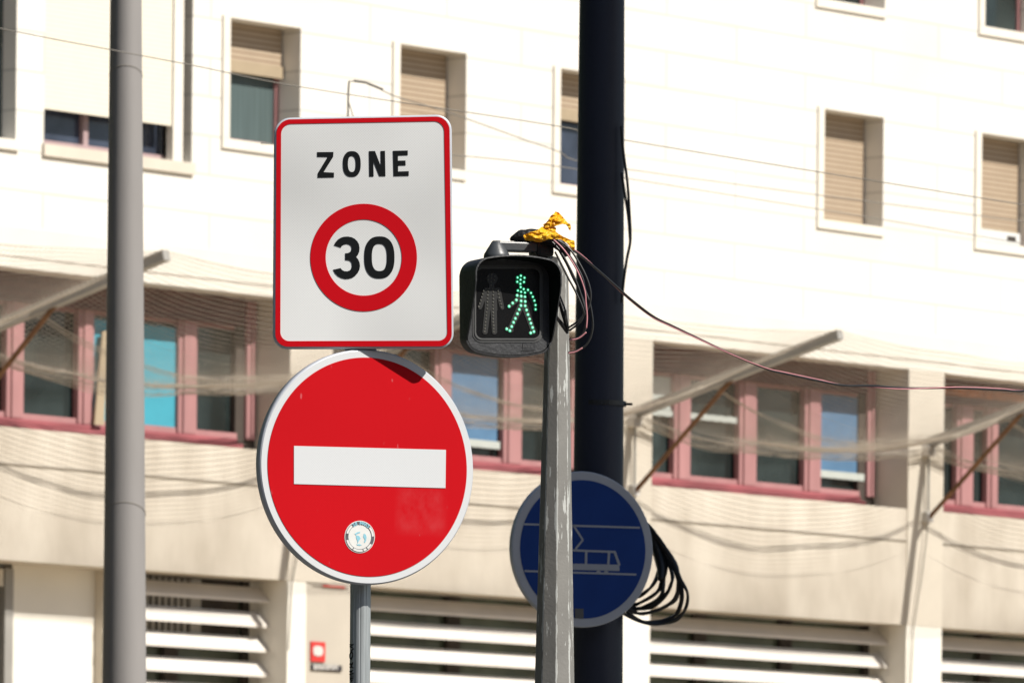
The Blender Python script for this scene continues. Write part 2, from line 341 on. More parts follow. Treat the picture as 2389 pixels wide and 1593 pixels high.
def surround(h, par, proj=.03, wd=.115):
    a, b, c, d = h; m = MB()
    m.box((a-wd, -proj, c-.11), (b+.0, -.002, c)); m.box((a-wd, -proj, c), (a-.001, -.002, d+.02))
    return part('surround', m, M['trim'], par, bevel=.006)
def window(h, kind, drop=0, label=None, pane='glass'):
    a, b, c, d = h; f = MB(); D = .34
    f.box((a, D-.03, c), (b, D+.03, c+.06)); f.box((a, D-.03, c+.06), (a+.06, D+.03, d)); f.box((b-.06, D-.03, c+.06), (b, D+.03, d)); f.box((a+.06, D-.03, d-.06), (b-.06, D+.03, d))
    wn = part('window', f, M['pink']); 
    if label: wn['label'] = label
    g = MB(); g.box((a+.06, D, c+.06), (b-.06, D+.02, d-.06)); part('pane', g, M[pane], wn)
    surround(h, wn)
    if kind == 'shut':
        s = MB(); s.box((a+.01, D-.065, c+drop), (b-.03, D-.045, d-.002)); part('roller_shutter', s, M['shutter'], wn)
        s = MB(); s.box((a+.01, D-.075, c+drop-.0), (b-.03, D-.067, c+drop+.05)); part('bottom_rail', s, M['board'], wn)
    elif kind == 'half':
        s = MB(); s.box((a+.01, D-.085, d-drop), (b-.03, D-.065, d-.002)); part('roller_shutter', s, M['shutter'], wn)
        s = MB(); s.box((a+.0, D-.11, d-drop-.04), (b-.02, D-.055, d-drop+.09)); part('bottom_rail', s, M['board'], wn)
    return wn
window((WX[0][0], WX[0][1], WB, WT), 'half', .50, 'window with its shutter half raised over a grey-green curtain', 'curtain')
window((WX[1][0], WX[1][1], WB, WT), 'shut', .02)
window((WX[2][0], WX[2][1], WB, WT), 'half', .50, pane='glassblue')
window((WX[3][0], WX[3][1], WB, WT), 'shut', .02)
window((WX[4][0], WX[4][1], WB, WT), 'shut', .17)
window((5.49, 6.73, WB+2.6, WT+2.62), 'half', .4)
window((8.70, 9.88, WB+2.6, WT+2.62), 'half', .45)
window((12.2, 13.4, WB, WT), 'shut', .02); window((-13.9, -12.7, WB, WT), 'shut', .02)
# the wide window at upper left: cream blind nearly flush with the wall, glass below it
a, b, c, d = BIG; f = MB(); D = .2
mx_ = L(187, 300, .2)[0]
f.box((a, D-.03, c), (b-.22, D+.03, c+.07))
f.box((mx_, D-.03, c+.07), (mx_+.075, D+.03, d))
wn = part('window', f, M['palepink']); wn['label'] = 'wide window under a lowered cream blind'
g = MB(); g.box((a+.02, D+.035, c+.02), (b-.2, D+.05, d-.01)); part('pane', g, M['glassblue'], wn)
g = MB(); g.box((a+.02, .02, 10.975), (b-.30, .045, d-.01)); part('blind', g, M['blind'], wn)
g = MB(); g.box((b-.28, .015, c+.002), (b-.125, .11, d-.01)); part('jamb', g, M['trim'], wn)
g = MB(); g.box((a-.03, -.04, c-.125), (b+.02, -.002, c)); part('sill', g, M['pilaster'], wn)
a, b, c, d = LEFTW; g = MB(); g.box((a, .2, c), (b, .23, d)); wn = part('window', g, M['glass']); 
g = MB(); g.box((a-.1, -.04, c-.11), (b+.03, -.002, c)); part('sill', g, M['trim'], wn)

# strip level
ZT, ZS, ZB = 9.385, 7.69, 6.21
PIL = [(-15.03, -14.33), (-9.45, -8.75), (-3.865, -3.165), (1.70, 2.405), (7.28, 7.985), (12.87, 13.57)]
m_ = MB(); m_.box((-18, 0.001, 9.27), (20, .9, 9.384)); part('fascia_soffit', m_, M['fascia'])
m_ = MB(); m_.box((-18, -.012, 9.385), (20, -.001, 9.70)); part('fascia', m_, M['fascia'], bevel=.003)
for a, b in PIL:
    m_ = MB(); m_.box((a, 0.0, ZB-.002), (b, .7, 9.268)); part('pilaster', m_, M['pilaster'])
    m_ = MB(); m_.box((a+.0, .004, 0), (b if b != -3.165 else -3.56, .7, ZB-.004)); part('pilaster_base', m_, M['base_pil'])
m_ = MB()
for i in range(len(PIL)-1): m_.box((PIL[i][1]+.001, .012, ZB), (PIL[i+1][0]-.001, .9, ZS-.09))
sp = part('spandrel', m_, M['spandrel'])
m_ = MB()
for i in range(len(PIL)-1): m_.box((PIL[i][1]+.01, .004, 7.20), (PIL[i+1][0]-.01, .0118, 7.222))
part('joint', m_, M['joint'], sp)
BAYS = [(-14.33, -9.45), (-8.75, -3.865), (-3.165, 1.70), (2.405, 7.28), (7.985, 12.87)]
MUL = {1: [(-8.7, -8.5), (-7.825, -7.56), (-6.72, -6.48), (-5.144, -4.844), (-4.04, -3.885)],
       2: [(-3.1, -2.95), (-2.12, -1.82), (-.885, -.596), (.316, .639), (1.51, 1.66)],
       3: [(2.42, 2.5), (3.398, 3.705), (4.621, 4.951), (5.869, 6.189), (7.10, 7.255)],
       4: [(8.884, 9.221), (9.506, 9.729), (10.8, 11.1), (12.0, 12.3)]}
MUL[0] = [(x-5.585, y-5.585) for x, y in MUL[1]]
DS = .53
for i, (a, b) in enumerate(BAYS):
    f = MB(); f.box((a+.002, DS-.10, ZS-.0), (b-.36 if i else b, DS+.05, ZS+.055))
    root = part('strip_window', f, M['redsill'], bevel=.01)
    f = MB(); f.box((a+.002, DS-.13, ZS-.088), (b-.30, DS-.02, ZS-.002)); part('sill', f, M['redsill'], root, bevel=.01)
    f = MB(); f.box((a+.002, DS+.0, ZT-.45), (b-.01, DS+.05, ZT-.36)); f.box((a+.002, DS-.03, ZS+.057), (b-.3, DS+.02, ZS+.12)); part('rail', f, M['pink'], root)
    for x, y in MUL[i]:
        f = MB(); f.box((x, DS-.06, ZS+.057), (y, DS+.03, ZT-.12)); f.box((x+.06, DS-.085, ZS+.057), (y-.06, DS-.061, ZT-.12)); part('mullion', f, M['pink'], root, bevel=.012)
    f = MB(); f.box((a+.002, DS-.16, 8.97), (b-.33, DS-.065, ZT-.118)); part('shaded_frame_box', f, M['shade_box'], root)  # shade at the top of the frame, painted as a dark maroon box
    f = MB(); f.box((a, DS+.052, ZS), (b, DS+.07, ZT-.12)); part('pane', f, M['glass'], root)
    f = MB(); f.box((b-.32, DS-.02, ZS-.087), (b-.001, .9, ZT-.12)); part('end_panel', f, M['board'] if 0 else M['box'], root)
    if i == 1:
        f = MB(); f.box((-6.48, DS-.01, ZS+.12), (-5.144, DS+.01, ZT-.5)); part('blind', f, M['cyan'], root)
    if i in (2, 3):
        x0, x1 = MUL[i][3 if i == 3 else 2][1], MUL[i][4 if i == 3 else 3][0]
        zb = 8.02 if i == 3 else 7.99
        f = MB(); f.box((x0+.01, DS+.0, zb), (x1-.05, DS+.02, 8.93)); part('blind', f, M['blue'], root)
        f = MB(); f.box((x0+.01, DS-.03, zb-.085), (x1-.03, DS-.001, zb)); part('blind_bar', f, M['bar'], root)
    if i == 3:
        f = MB(); f.box((a+.01, DS+.0, 8.55), (3.398, DS+.02, 8.93)); f.box((a+.01, DS-.03, 8.47), (4.6, DS-.001, 8.54)) ; part('blind', f, M['bar'], root)
    if i == 4:
        f = MB(); f.box((a+.02, .34, 9.06), (b-.02, .42, 9.16)); part('lintel_bar', f, M['orange'], root)
bd = MB(); p0, p1 = L(214, 968, .40), L(236, 968, .40); q0, q1 = L(233, 760, .46), L(246, 760, .46)
bd.add([(p0[0], .38, ZS+.06), (p1[0], .38, ZS+.06), (q1[0], .44, q1[1]), (q0[0], .44, q0[1]), (p0[0], .405, ZS+.06), (p1[0], .405, ZS+.06), (q1[0], .465, q1[1]), (q0[0], .465, q0[1])],
       [(0, 1, 2, 3), (5, 4, 7, 6), (0, 4, 5, 1), (1, 5, 6, 2), (2, 6, 7, 3), (3, 7, 4, 0)])
o = bd.build('wooden_board', M['board'], mw=FAC); tag(o, 'tan board leaning in the window opening left of the grey lamp post', 'board')

# ground floor: louvred bays
def louvre(a, b, z_first, shade_first=True):
    s = MB(); z = 5.965; k = 0
    while z > 2.2:
        pr = [(.27, z), (.27, z+.032), (.42, z+.175), (.42, z+.145)]
        s.add([(a, y, zz) for y, zz in pr] + [(b, y, zz) for y, zz in pr], [(0, 1, 2, 3), (7, 6, 5, 4), (0, 4, 5, 1), (1, 5, 6, 2), (2, 6, 7, 3), (3, 7, 4, 0)])
        z -= .269
    return s
def lbay(a, b, i, grille=False):
    root = part('louvre_screen', louvre(a+.001, b-.001, 6), M['slat'])
    g = MB(); g.box((a, .62, 0), (b, .66, ZB)); part('pane', g, M['greeng'], root)
    f = MB(); n = max(2, int((b-a)/1.45))
    for k in range(n+1):
        x = a + (b-a)*k/n; f.box((max(a, x-.10), .56, 0), (min(b, x+.12), .61, ZB))
    part('frame', f, M['dark'], root)
    if grille:
        f = MB(); x = a
        while x < L(428, 1360, .5)[0]: f.box((x, .50, 5.5), (x+.045, .53, ZB-.02)); x += .10
        f.box((x, .48, 5.5), (x+.16, .54, ZB-.02)); part('grille', f, M['alu'], root)
        f = MB(); f.box((a, .545, 5.55), (b-.2, .555, ZB-.02)); part('grille_backing', f, M['dark'], root)
lbay(-6.40, -3.866, 1, True); lbay(-2.55, 1.699, 2); lbay(2.406, 7.279, 3); lbay(7.986, 12.869, 4)
# left recessed wall and door
WR = .5; x0, x1 = L(28, 1400, WR)[0], L(218, 1400, WR)[0]
m_ = MB(); m_.box((x0, WR, 0), (x1+.1, .9, ZB)); part('recessed_wall', m_, M['base_pil'])
m_ = MB(); m_.box((x1, WR-.12, 0), (-6.405, .7, ZB)); part('pier', m_, M['pilaster'])
m_ = MB(); m_.box((-8.75, WR+.12, 0), (x0, WR+.16, ZB-.2)); dr = part('door', m_, M['dark'])
m_ = MB(); m_.box((x0-.13, WR-.02, 0), (x0-.002, WR+.10, ZB-.05)); m_.box((x0-.32, WR+.05, 0), (x0-.2, WR+.11, ZB-.3)); part('frame', m_, M['alu'], dr)
m_ = MB(); m_.box((-8.74, WR-.02, 5.97), (x0-.16, WR+.08, 6.15)); part('lintel', m_, M['pilaster'], dr)
# panel between pilaster and louvres that carries small signs
xa, xb = -3.56, L(700+650/6.2, 1500, .12, 0)[0]
m_ = MB(); m_.box((xa+.005, .018, 0), (xb, .5, ZB-.004)); part('sign_panel', m_, M['greyrender'])
m_ = MB(); m_.box((xb+.002, .006, 0), (-2.551, .5, ZB-.004)); part('white_jamb', m_, M['base_pil'])

def L6(x, y, dep=-.002): return L(700+x/6.2, 1340+y/6.2, dep, 0)
def flat(name, x0, y0, x1, y1, m, dep=-.002, par=None, th=.018, mw=FAC):
    a = L6(x0, y0, dep); b = L6(x1, y1, dep); q = MB(); q.box((a[0], dep, a[1]), (b[0], dep+th, b[1]))
    if par: return q.build(name, m, par)
    return q.build(name, m, mw=mw)
o = flat('wall_sign', 195, 150, 700, 188, M['signwhite']); tag(o, 'thin red strip sign on the wall just under the no entry disc', 'sign')
flat('red_band', 335, 148, 655, 192, M['signred'], -.007, o, .004)
o = flat('wall_sign', 162, 962, 365, 1262, M['signred']); tag(o, 'square red wall sign with a white emblem, left of the grey sign post', 'sign')
e_ = MB(); c0 = L6(266, 1100, -.012); e_.plate(sell(c0[0], c0[1], .082, .056, 2.6, 28), -.010, -.0025); e_.build('emblem', M['signwhite'], o)
o = flat('wall_sign', 165, 1288, 608, 1400, M['signblack']); tag(o, 'long black wall sign with blurred white letters, under the red square sign', 'sign')
e_ = MB()
for k, xx in enumerate(range(200, 560, 30)):
    p = L6(xx, 1366, -.008); hh = .05
    e_.box((p[0], -.008, p[1]), (p[0]+.018, -.003, p[1]+hh))
    if k % 2 == 0: e_.box((p[0]+.018, -.008, p[1]+hh-.018), (p[0]+.05, -.003, p[1]+hh))
    if k % 3 == 0: e_.box((p[0]+.018, -.008, p[1]), (p[0]+.045, -.003, p[1]+.016))
    if k % 3 == 1: e_.box((p[0]+.018, -.008, p[1]+.03), (p[0]+.05, -.003, p[1]+.046))
e_.build('lettering', M['signwhite'], o)
# white unit on the sill of the right-hand window
q = MB(); q.box((8.70, .02, WB+.01), (9.52, .19, WB+.155)); o = q.build('air_conditioner', M['stwhite'], mw=FAC, bevel=.01); tag(o, 'small white box unit on the sill of the window at the right edge', 'appliance')
q = MB(); q.box((9.25, .012, WB+.05), (9.42, .0195, WB+.11)); q.build('vent', M['dark'], o)

# ------------------------------------------------------------------ net brackets, net
tipdep, tipz = LS(1930, 768, 2.03)
arm_b = (8.40, -.03); AX = [-14.72, -9.14, -3.56, 2.03, 7.62, 13.2]
lab = {-9.14: 'grey net bracket arm with rusty strut at the far left, behind the lamp post', -3.56: 'net bracket arm hidden behind the road signs, its strut beside the traffic signal',
       2.03: 'long grey net bracket arm with rusty strut right of the dark mast', 7.62: 'grey net bracket arm with rusty strut at the right edge'}
def bracket(s):
    r = empty('net_bracket', FAC @ Matrix.Translation((s, 0, 7.42)), lab.get(s, 'net bracket arm beyond the edge of the frame'), 'bracket', 'brackets that hold the protective net')
    def P(dep, z, ds=0): return Vector((ds, dep, z-7.42))
    dz = tipz-arm_b[0]
    a = MB(); A = P(-.03, arm_b[0]); T = P(tipdep, tipz); d = (T-A).normalized(); u = Vector((1, 0, 0)); v = d.cross(u)
    h, wv = .055, .05
    for c, (hw, hh) in ((A, (wv, h)),):
        vs = [P0+u*sx*wv+v*sy*h for P0 in (A, T) for sx, sy in ((-1, -1), (1, -1), (1, 1), (-1, 1))]
        a.add(vs, [(3, 2, 1, 0), (4, 5, 6, 7), (0, 1, 5, 4), (1, 2, 6, 5), (2, 3, 7, 6), (3, 0, 4, 7)])
    recalc(a.build('arm', M['alu'], r))
    a = MB(); mid = A.lerp(T, .50); a.tube([P(-.03, 7.48), mid], .028, 8); a.build('strut', M['rust'], r)
    a = MB(); a.tube([P(-.05, arm_b[0]-.05), P(-.05, 7.42)], .014, 8); a.build('upright', M['alu'], r)
    for pa, pb in ((P(-.10, arm_b[0]-.16, -.07), P(-.0, arm_b[0]-.02, .07)), (P(-.09, 7.45, -.06), P(.0, 7.58, .06))):
        a = MB(); a.box(pa, pb); a.build('wall_plate', M['signwhite'], r, bevel=.01)
for s in AX[1:5]: bracket(s)
# hanging wires down the pilasters under two brackets
for s, x1, y1, lb in ((7.62, 2096, 1445, 'thin grey cable hanging down the right-hand pilaster'), (-3.56, 668, 1345, 'thin grey cable hanging down the pilaster left of the no entry disc')):
    p = L(x1, y1, -.03); q = MB(); q.tube([(s-.02, -.06, 7.40), ((s+p[0])/2+.01, -.05, (7.4+p[1])/2), (p[0], -.04, p[1]), (p[0]-.03, -.03, p[1]-.7)], .009, 6)
    tag(q.build('hanging_cable', M['wire'], mw=FAC), lb, 'cable')
def netpos(s, v):
    k = 0
    while k < len(AX)-2 and s > AX[k+1]: k += 1
    w_ = (s-AX[k])/(AX[k+1]-AX[k]); sg = 4*w_*(1-w_)
    zi = arm_b[0]+.02 - .26*sg**.8; zo = tipz + .04 - .10*sg
    dep = -.12 + v*(tipdep+.12) + .25*sg*(v-.2)*(1 if v > .5 else .3)
    z = zi + (zo-zi)*v - .42*sg*4*v*(1-v)*.8
    n_ = noise.noise(Vector((s*.8, v*3, 2.1)))*.03 + noise.noise(Vector((s*3, v*8, 7)))*.004
    return Vector((s, dep, z + n_*(.3+sg)))
q = MB(); S0, S1 = -14.6, 13.1
nl = 44
for j in range(nl+1):
    v = j/nl; q.tube([netpos(S0+(S1-S0)*i/130, v) for i in range(131)], .0029, 3, False)
nc = 400
for i in range(nc+1):
    s = S0+(S1-S0)*i/nc; q.tube([netpos(s, j/12) for j in range(13)], .0024, 3, False)
net = tag(q.build('safety_net', M['net'], mw=FAC), 'beige protective net stretched on brackets above the pink strip windows', 'net')
def fold(v0, hw, dz, count, name, seed):
    q = MB(); rr = random.Random(seed)
    for k in range(count):
        o1, o2, ph = rr.uniform(-1, 1), rr.uniform(-1, 1), rr.uniform(0, 9)
        pts = []
        for i in range(170):
            s = S0+(S1-S0)*i/169; p = netpos(s, v0)
            wv = noise.noise(Vector((s*.45, 1.7, seed)))*1.2 + .35*noise.noise(Vector((s*2.2, ph, seed))); k2 = .85+.35*noise.noise(Vector((s*.7, 4.4, seed)))*1.5
            p.z += dz + hw*(o1*k2+wv); p.y += .6*hw*o2
            pts.append(p)
        q.tube(pts, .0024, 3, False)
    q.build(name, M['net'], net)
fold(.0, .075, -.05, 26, 'bunched_edge', 3); fold(.36, .035, .0, 8, 'fold', 5); fold(1.0, .006, 0, 1, 'edge_rope', 8)

# ------------------------------------------------------------------ overhead wires
def wire(pts, d0, d1, r, lb, parent=None):
    n = len(pts); P = cat_rom([W(x, y, d0+(d1-d0)*i/(n-1)) for i, (x, y) in enumerate(pts)], 6)
    q = MB(); q.tube(P, r, 6); return tag(q.build('overhead_wire', M['wire'], parent), lb, 'wire', 'tram overhead wires')
wire([(-700, -78), (0, 66), (430, 148), (690, 200), (1269, 288), (1434, 322), (2400, 478), (3000, 565)], 37, 39, .0026, 'topmost overhead wire, crossing in front of the grey lamp post')
o = wire([(802, 187), (835, 190), (868, 203), (915, 224), (1040, 262), (1269, 343), (1434, 388), (2400, 515), (3000, 590)], 45, 62, .004, 'overhead wire that starts at the clamp above the zone sign')
q = MB(); q.tube([W(802, 187, 45), W(800, 215, 45), W(799, 300, 45)], .007, 6); q.tube([W(801, 235, 45), W(812, 270, 45), W(815, 300, 45)], .004, 6)
q.tube([W(812, 186, 45), W(840, 190, 45), W(880, 206, 45)], .008, 6); q.build('clamp', M['wire'], o)
wire([(600, 330), (1045, 357), (1285, 383), (1434, 409), (2000, 500), (2400, 567), (3000, 655)], 45, 62, .0035, 'lowest overhead wire, passing behind the dark mast')
# ------------------------------------------------------------------ poles
def px_r(p0, p1, y, d): return (W(p1, y, d).x - W(p0, y, d).x)/2
def pole(name, left, right, d, m, lb, cat, top_extra=6, n=48):
    """left/right: photo edge x at y=0 and y=1568 (view units)"""
    a, b = W((left[0]+right[0])/2, 0, d), W((left[1]+right[1])/2, 1568, d); ra, rb = px_r(left[0], right[0], 0, d), px_r(left[1], right[1], 1568, d)
    k = (rb-ra)/(a.z-b.z); kx = (a.x-b.x)/(a.z-b.z)
    zt = a.z+top_extra; rt = max(ra-k*top_extra, .03); x0 = b.x - kx*b.z
    r = empty(name, Matrix.Translation((x0, d, 0)), lb, cat)
    q = MB(); q.tube([(0, 0, .02), (kx*b.z, 0, b.z), (kx*a.z, 0, a.z), (kx*zt, 0, zt)], [rb+k*b.z, rb, ra, rt], n); q.build('shaft', m, r, smooth=True)
    q = MB(); R0 = rb+k*b.z; q.tube([(0, 0, .0), (0, 0, .03)], R0*2.0, 24); q.build('base_plate', m, r)
    return r, a, b, ra, rb, k
lp, a, b, ra, rb, k = pole('lamp_post', (253, 235), (325.5, 336), 44, M['lamp'], 'tapering grey lamp post left of the speed zone sign', 'lamp post', 3)
for yy in (160, 1165):  # thin tilted rings stand in for arc shadows of wires on the post
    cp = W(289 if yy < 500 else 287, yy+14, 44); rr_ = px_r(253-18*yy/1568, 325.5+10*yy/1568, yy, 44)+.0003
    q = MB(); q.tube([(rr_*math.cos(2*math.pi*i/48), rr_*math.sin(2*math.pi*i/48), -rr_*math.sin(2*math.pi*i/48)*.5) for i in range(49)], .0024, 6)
    o = q.build('shadow_arc', M['wire']); o.matrix_world = Matrix.Translation((cp.x, 44, cp.z)); _m = o.matrix_world.copy(); o.parent = lp; o.matrix_parent_inverse = lp.matrix_world.inverted(); o.matrix_world = _m
q = MB(); q.tube([(0, 0, 10.1), (0, -.5, 10.6), (0, -1.6, 10.8)], [.07, .05, .045], 12); q.build('lamp_arm', M['lamp'], lp, smooth=True)
q = MB(); q.box((-.13, -2.3, 10.74), (.13, -1.55, 10.88)); q.build('lamp_head', M['lamp'], lp, bevel=.04)
ms, a, b, ra, rb, k = pole('tram_mast', (1331, 1311), (1434.5, 1430.5), 32.8, M['navy'], 'thick dark navy mast behind the traffic signal, in shade', 'mast', 5)
# clamp band and its tail
bz = W(1380, 927.5, 32.8); q = MB(); rr_ = px_r(1316, 1432, 927, 32.8)+.001
q.tube([(bz.x-(-0), 0, 0), (bz.x, 0, .02)], rr_, 40); o = q.build('clamp_band', M['cable'], None); o.matrix_world = Matrix.Translation((0, 32.8, bz.z-.01)); 
_mw = o.matrix_world.copy(); o.parent = ms; o.matrix_parent_inverse = ms.matrix_world.inverted(); o.matrix_world = _mw
q = MB(); q.tube([W(1430, 928, 32.8), W(1452, 928, 32.78)], .006, 6); o = q.build('band_tail', M['cable']); o.parent = ms; o.matrix_parent_inverse = ms.matrix_world.inverted()
# cable running up the right side of the mast
def z3(x, y): return (1400+x/2.378, y/2.378)
q = MB()
for pts in ([(118, 700), (130, 850), (150, 1000), (163, 1180), (168, 1330), (148, 1440), (131, 1560), (120, 1680)], [(120, 960), (133, 1050), (156, 1200), (167, 1335)]):
    q.tube(cat_rom([W(*z3(*p), 32.72, 0) for p in pts], 6), .0058, 8)
tag(q.build('mast_cable', M['cable'], smooth=True), 'black cable bowing out from the right side of the dark mast', 'cable')

# octagonal signal pole
DP = 22.55
zt = W(1300/K, 598/K, DP).z; zb = W(1299/K, 1593/K, DP).z; zm = W(1299/K, 820/K, DP).z
Rf = lambda y: (30 + (46.8-30)*(y-820)/(1593-820))/ (F/DP)
rt_, rm_, rb_ = Rf(598), Rf(820), Rf(1593)*1.0
slope = (rb_-rt_)/(zt-zb)
pc = W(1299/K, 1593/K, DP); pr = empty('signal_post', Matrix.Translation((pc.x, DP, 0)), 'eight-sided tapering grey post with chipped paint that carries the pedestrian signal', 'post')
q = MB(); NZ = 60; ang0 = R(-85.4); xt = W(1301/K, 598/K, DP).x - pc.x
for i in range(NZ+1):
    z = .0 + zt*i/NZ; r_ = rt_ + slope*(zt-z) if z > .0 else 0
    r_ = min(r_, .12)
    for j in range(8):
        an = ang0 + j*math.pi/4
        cut = 0
        if i == NZ: cut = -.055*max(0, math.sin(an))*1.0
        q.v.append((xt*z/zt + r_*math.sin(an), -r_*math.cos(an), z+cut))
for i in range(NZ):
    for j in range(8): q.f.append((i*8+j, i*8+(j+1) % 8, (i+1)*8+(j+1) % 8, (i+1)*8+j))
q.f.append(tuple(NZ*8+j for j in range(8)))
o = q.build('post', M['oct'], pr)
uvl = o.data.uv_layers.new(name='UVMap')
for p in o.data.polygons:
    for li, vi in zip(p.loop_indices, p.vertices):
        j = vi % 8; i = vi//8; x = j
        js = [v % 8 for v in p.vertices]
        if 0 in js and 7 in js and j == 0 and len(js) == 4: x = 8
        uvl.data[li].uv = (x, i*.05)
bv = o.modifiers.new('bevel', 'BEVEL'); bv.width = .003; bv.segments = 2; bv.limit_method = 'ANGLE'; bv.angle_limit = R(30)
q = MB(); q.box((-.2, -.2, 0), (.2, .2, .03)); q.build('base_plate', M['arm'], pr, bevel=.01)

# galvanised post behind the two road signs
DG = 21.93; pb = W(826.5, 1568, DG); ptp = W(834, 560, DG)
gp = empty('sign_post', Matrix.Translation((pb.x, DG, 0)), 'round galvanised post under the no entry disc, black marker scribble on it', 'post')
q = MB(); kx = (ptp.x-pb.x)/(ptp.z-pb.z); rp = px_r(803, 850.5, 1450, DG)
N = 64; vs = []; ringz = [0, .5, 1.5, 2.5, 3.0, 3.5, ptp.z+.32]
for z in ringz:
    for j in range(N):
        a_ = 2*math.pi*j/N; rr_ = rp*(1-.035*(math.cos(a_*12) > .55))
        vs.append((kx*(z-pb.z)+rr_*math.cos(a_), rr_*math.sin(a_), z))
q.add(vs, [(i*N+j, i*N+(j+1) % N, (i+1)*N+(j+1) % N, (i+1)*N+j) for i in range(len(ringz)-1) for j in range(N)] + [tuple((len(ringz)-1)*N+j for j in range(N))])
q.build('tube', M['galv'], gp)
# graffiti: strokes drawn on the left of the tube in the 6.2x zoom of the photo
def tubept(x, y):
    px, py = 700+x/6.2, 1340+y/6.2; r0 = ray(px, py, 0); X = r0.x*DG; c = kx*(W(px, py, DG, 0).z-pb.z)+pb.x
    dx = max(-.97*rp, min(.97*rp, X-c)); return Vector((c+dx, DG-math.sqrt(rp*rp-dx*dx)-.0006, EYE+r0.z*DG))
q = MB()
for st in ([(722, 1012), (760, 1022), (775, 1005)], [(722, 1040), (750, 1050), (775, 1075), (745, 1100)], [(745, 1110), (765, 1140), (765, 1180), (740, 1225), (722, 1200), (722, 1150), (745, 1118)],
           [(720, 1290), (745, 1300), (770, 1270)], [(722, 1335), (775, 1345), (735, 1310), (770, 1290)], [(722, 1400), (770, 1390), (730, 1420), (775, 1430)],
           [(720, 1440), (770, 1450), (720, 1465), (775, 1475), (722, 1490), (770, 1500)], [(730, 1500), (770, 1490), (725, 1520), (765, 1525), (740, 1545)]):
    q.tube([tubept(*p) for p in st], .0022, 5)
o = q.build('graffiti', M['black']); o.parent = gp; o.matrix_parent_inverse = gp.matrix_world.inverted()

# ------------------------------------------------------------------ speed zone sign
DZ = 21.833
def frame(px, py, d, yaw, roll, V=0, tilt=0):
    return Matrix.Translation(W(px, py, d, V)) @ Matrix.Rotation(R(yaw), 4, 'Z') @ Matrix.Rotation(R(tilt), 4, 'X') @ Matrix.Rotation(R(roll), 4, 'Y')
MZ = frame(600+648/2.614, 240+784/2.614, DZ, 6, 0)
def z4(pts, off=0.0): return [onplane(MZ, 600+x/2.614, 240+y/2.614, 0, off) for x, y in pts]
zs = empty('speed_zone_sign', MZ, 'rectangular white speed limit sign reading ZONE 30, red border, above the no entry disc', 'sign')
out = z4(rquad([(106, 93), (1186, 71), (1199, 1496), (97, 1499)], [95, 95, 90, 90]))
red_o = z4(rquad([(118, 104), (1172, 84), (1187, 1485), (110, 1487)], [85, 85, 78, 78]))
red_i = z4(rquad([(146, 131), (1139, 113), (1160, 1450), (141, 1453)], [62, 62, 55, 55]))
# panel with a rolled edge: front outline -> bulge -> back flange
q = MB(); n = len(out)
def scaled(o_, g_):
    return [(x + math.copysign(g_, x), z + math.copysign(g_, z)) if 0 else (x*(1+g_/.25), z*(1+g_/.32)) for x, z in o_]
rows = [([p for p in scaled(red_o, .0)], .001), (scaled(out, -.002), 0.0), (scaled(out, .0), .0035), (scaled(out, .0), .022), (scaled(out, -.004), .026)]
for o_, y in rows: q.v += [(x, y, z) for x, z in o_]
for i in range(len(rows)-1):
    for k_ in range(n): q.f.append((i*n+k_, (i+1)*n+k_, (i+1)*n+(k_+1) % n, i*n+(k_+1) % n))
q.f.append(tuple(range(n))); q.f.append(tuple((len(rows)-1)*n+k_ for k_ in range(n)))
o = recalc(q.build('panel', M['alrim'], zs)); 
for p in o.data.polygons: p.use_smooth = len(p.vertices) == 4
q = MB(); q.plate(red_o, -.0015, .0005); q.build('face', M['rwhite'], zs)
q = MB(); q.ring(red_o, red_i, -.003, -.0016); recalc(q.build('border', M['rred'], zs))
q = MB(); q.ring(z4(sell(649, 944, 325, 327.5, 2, 96)), z4(sell(649.5, 944, 232, 232, 2, 96)), -.003, -.0016); recalc(q.build('limit_ring', M['rred'], zs))
q = MB()
for p in ([(366, 302), (465, 301), (463, 331), (405, 424), (468, 427), (468, 455), (369, 457), (370, 430), (430, 331), (366, 330)],
          [(682, 296), (718, 295), (754, 389), (753, 295), (779, 294), (782, 448), (745, 448), (708, 357), (710, 450), (684, 450)],
          [(828, 294), (918, 292), (918, 320), (858, 322), (858, 354), (904, 353), (905, 382), (859, 383), (859, 420), (924, 418), (924, 446), (832, 448)]):
    q.plate(z4(p), -.003, -.0016)
q.ring(z4(sell(577, 374, 54, 78, 2.5, 48)), z4(sell(577, 374, 24, 49, 2.4, 48)), -.003, -.0016)
recalc(q.build('lettering', M['black'], zs))
q = MB()
A3 = [(468, 869), (478, 850), (492, 834), (510, 823), (530, 817), (553, 816), (575, 820), (594, 829), (610, 844), (620, 862), (624, 885), (622, 908), (615, 926), (604, 941), (616, 956), (624, 975), (627, 995),
      (623, 1018), (613, 1038), (598, 1055), (580, 1067), (558, 1073), (536, 1074), (512, 1068), (492, 1057), (475, 1040), (463, 1018), (508, 1008), (518, 1020), (532, 1027), (548, 1028), (563, 1023), (574, 1011), (578, 995), (575, 975), (566, 964), (553, 960), (537, 959),
      (537, 918), (552, 917), (566, 910), (574, 899), (576, 886), (571, 872), (560, 864), (546, 861), (530, 864), (518, 871), (511, 883)]
q.plate(z4(A3), -.003, -.0016); q.ring(z4(sell(745, 943, 92, 128, 2.45, 64)), z4(sell(745, 943, 46, 83, 2.6, 64)), -.003, -.0016)
recalc(q.build('number', M['black'], zs))
q = MB(); q.box((-.05, .027, -.245), (.05, .055, -.215)); q.box((-.05, .027, .19), (.05, .055, .22)); q.box((-.045, .03, -.34), (.042, .045, -.30)); q.build('clamp', M['alrim'], zs, bevel=.002)

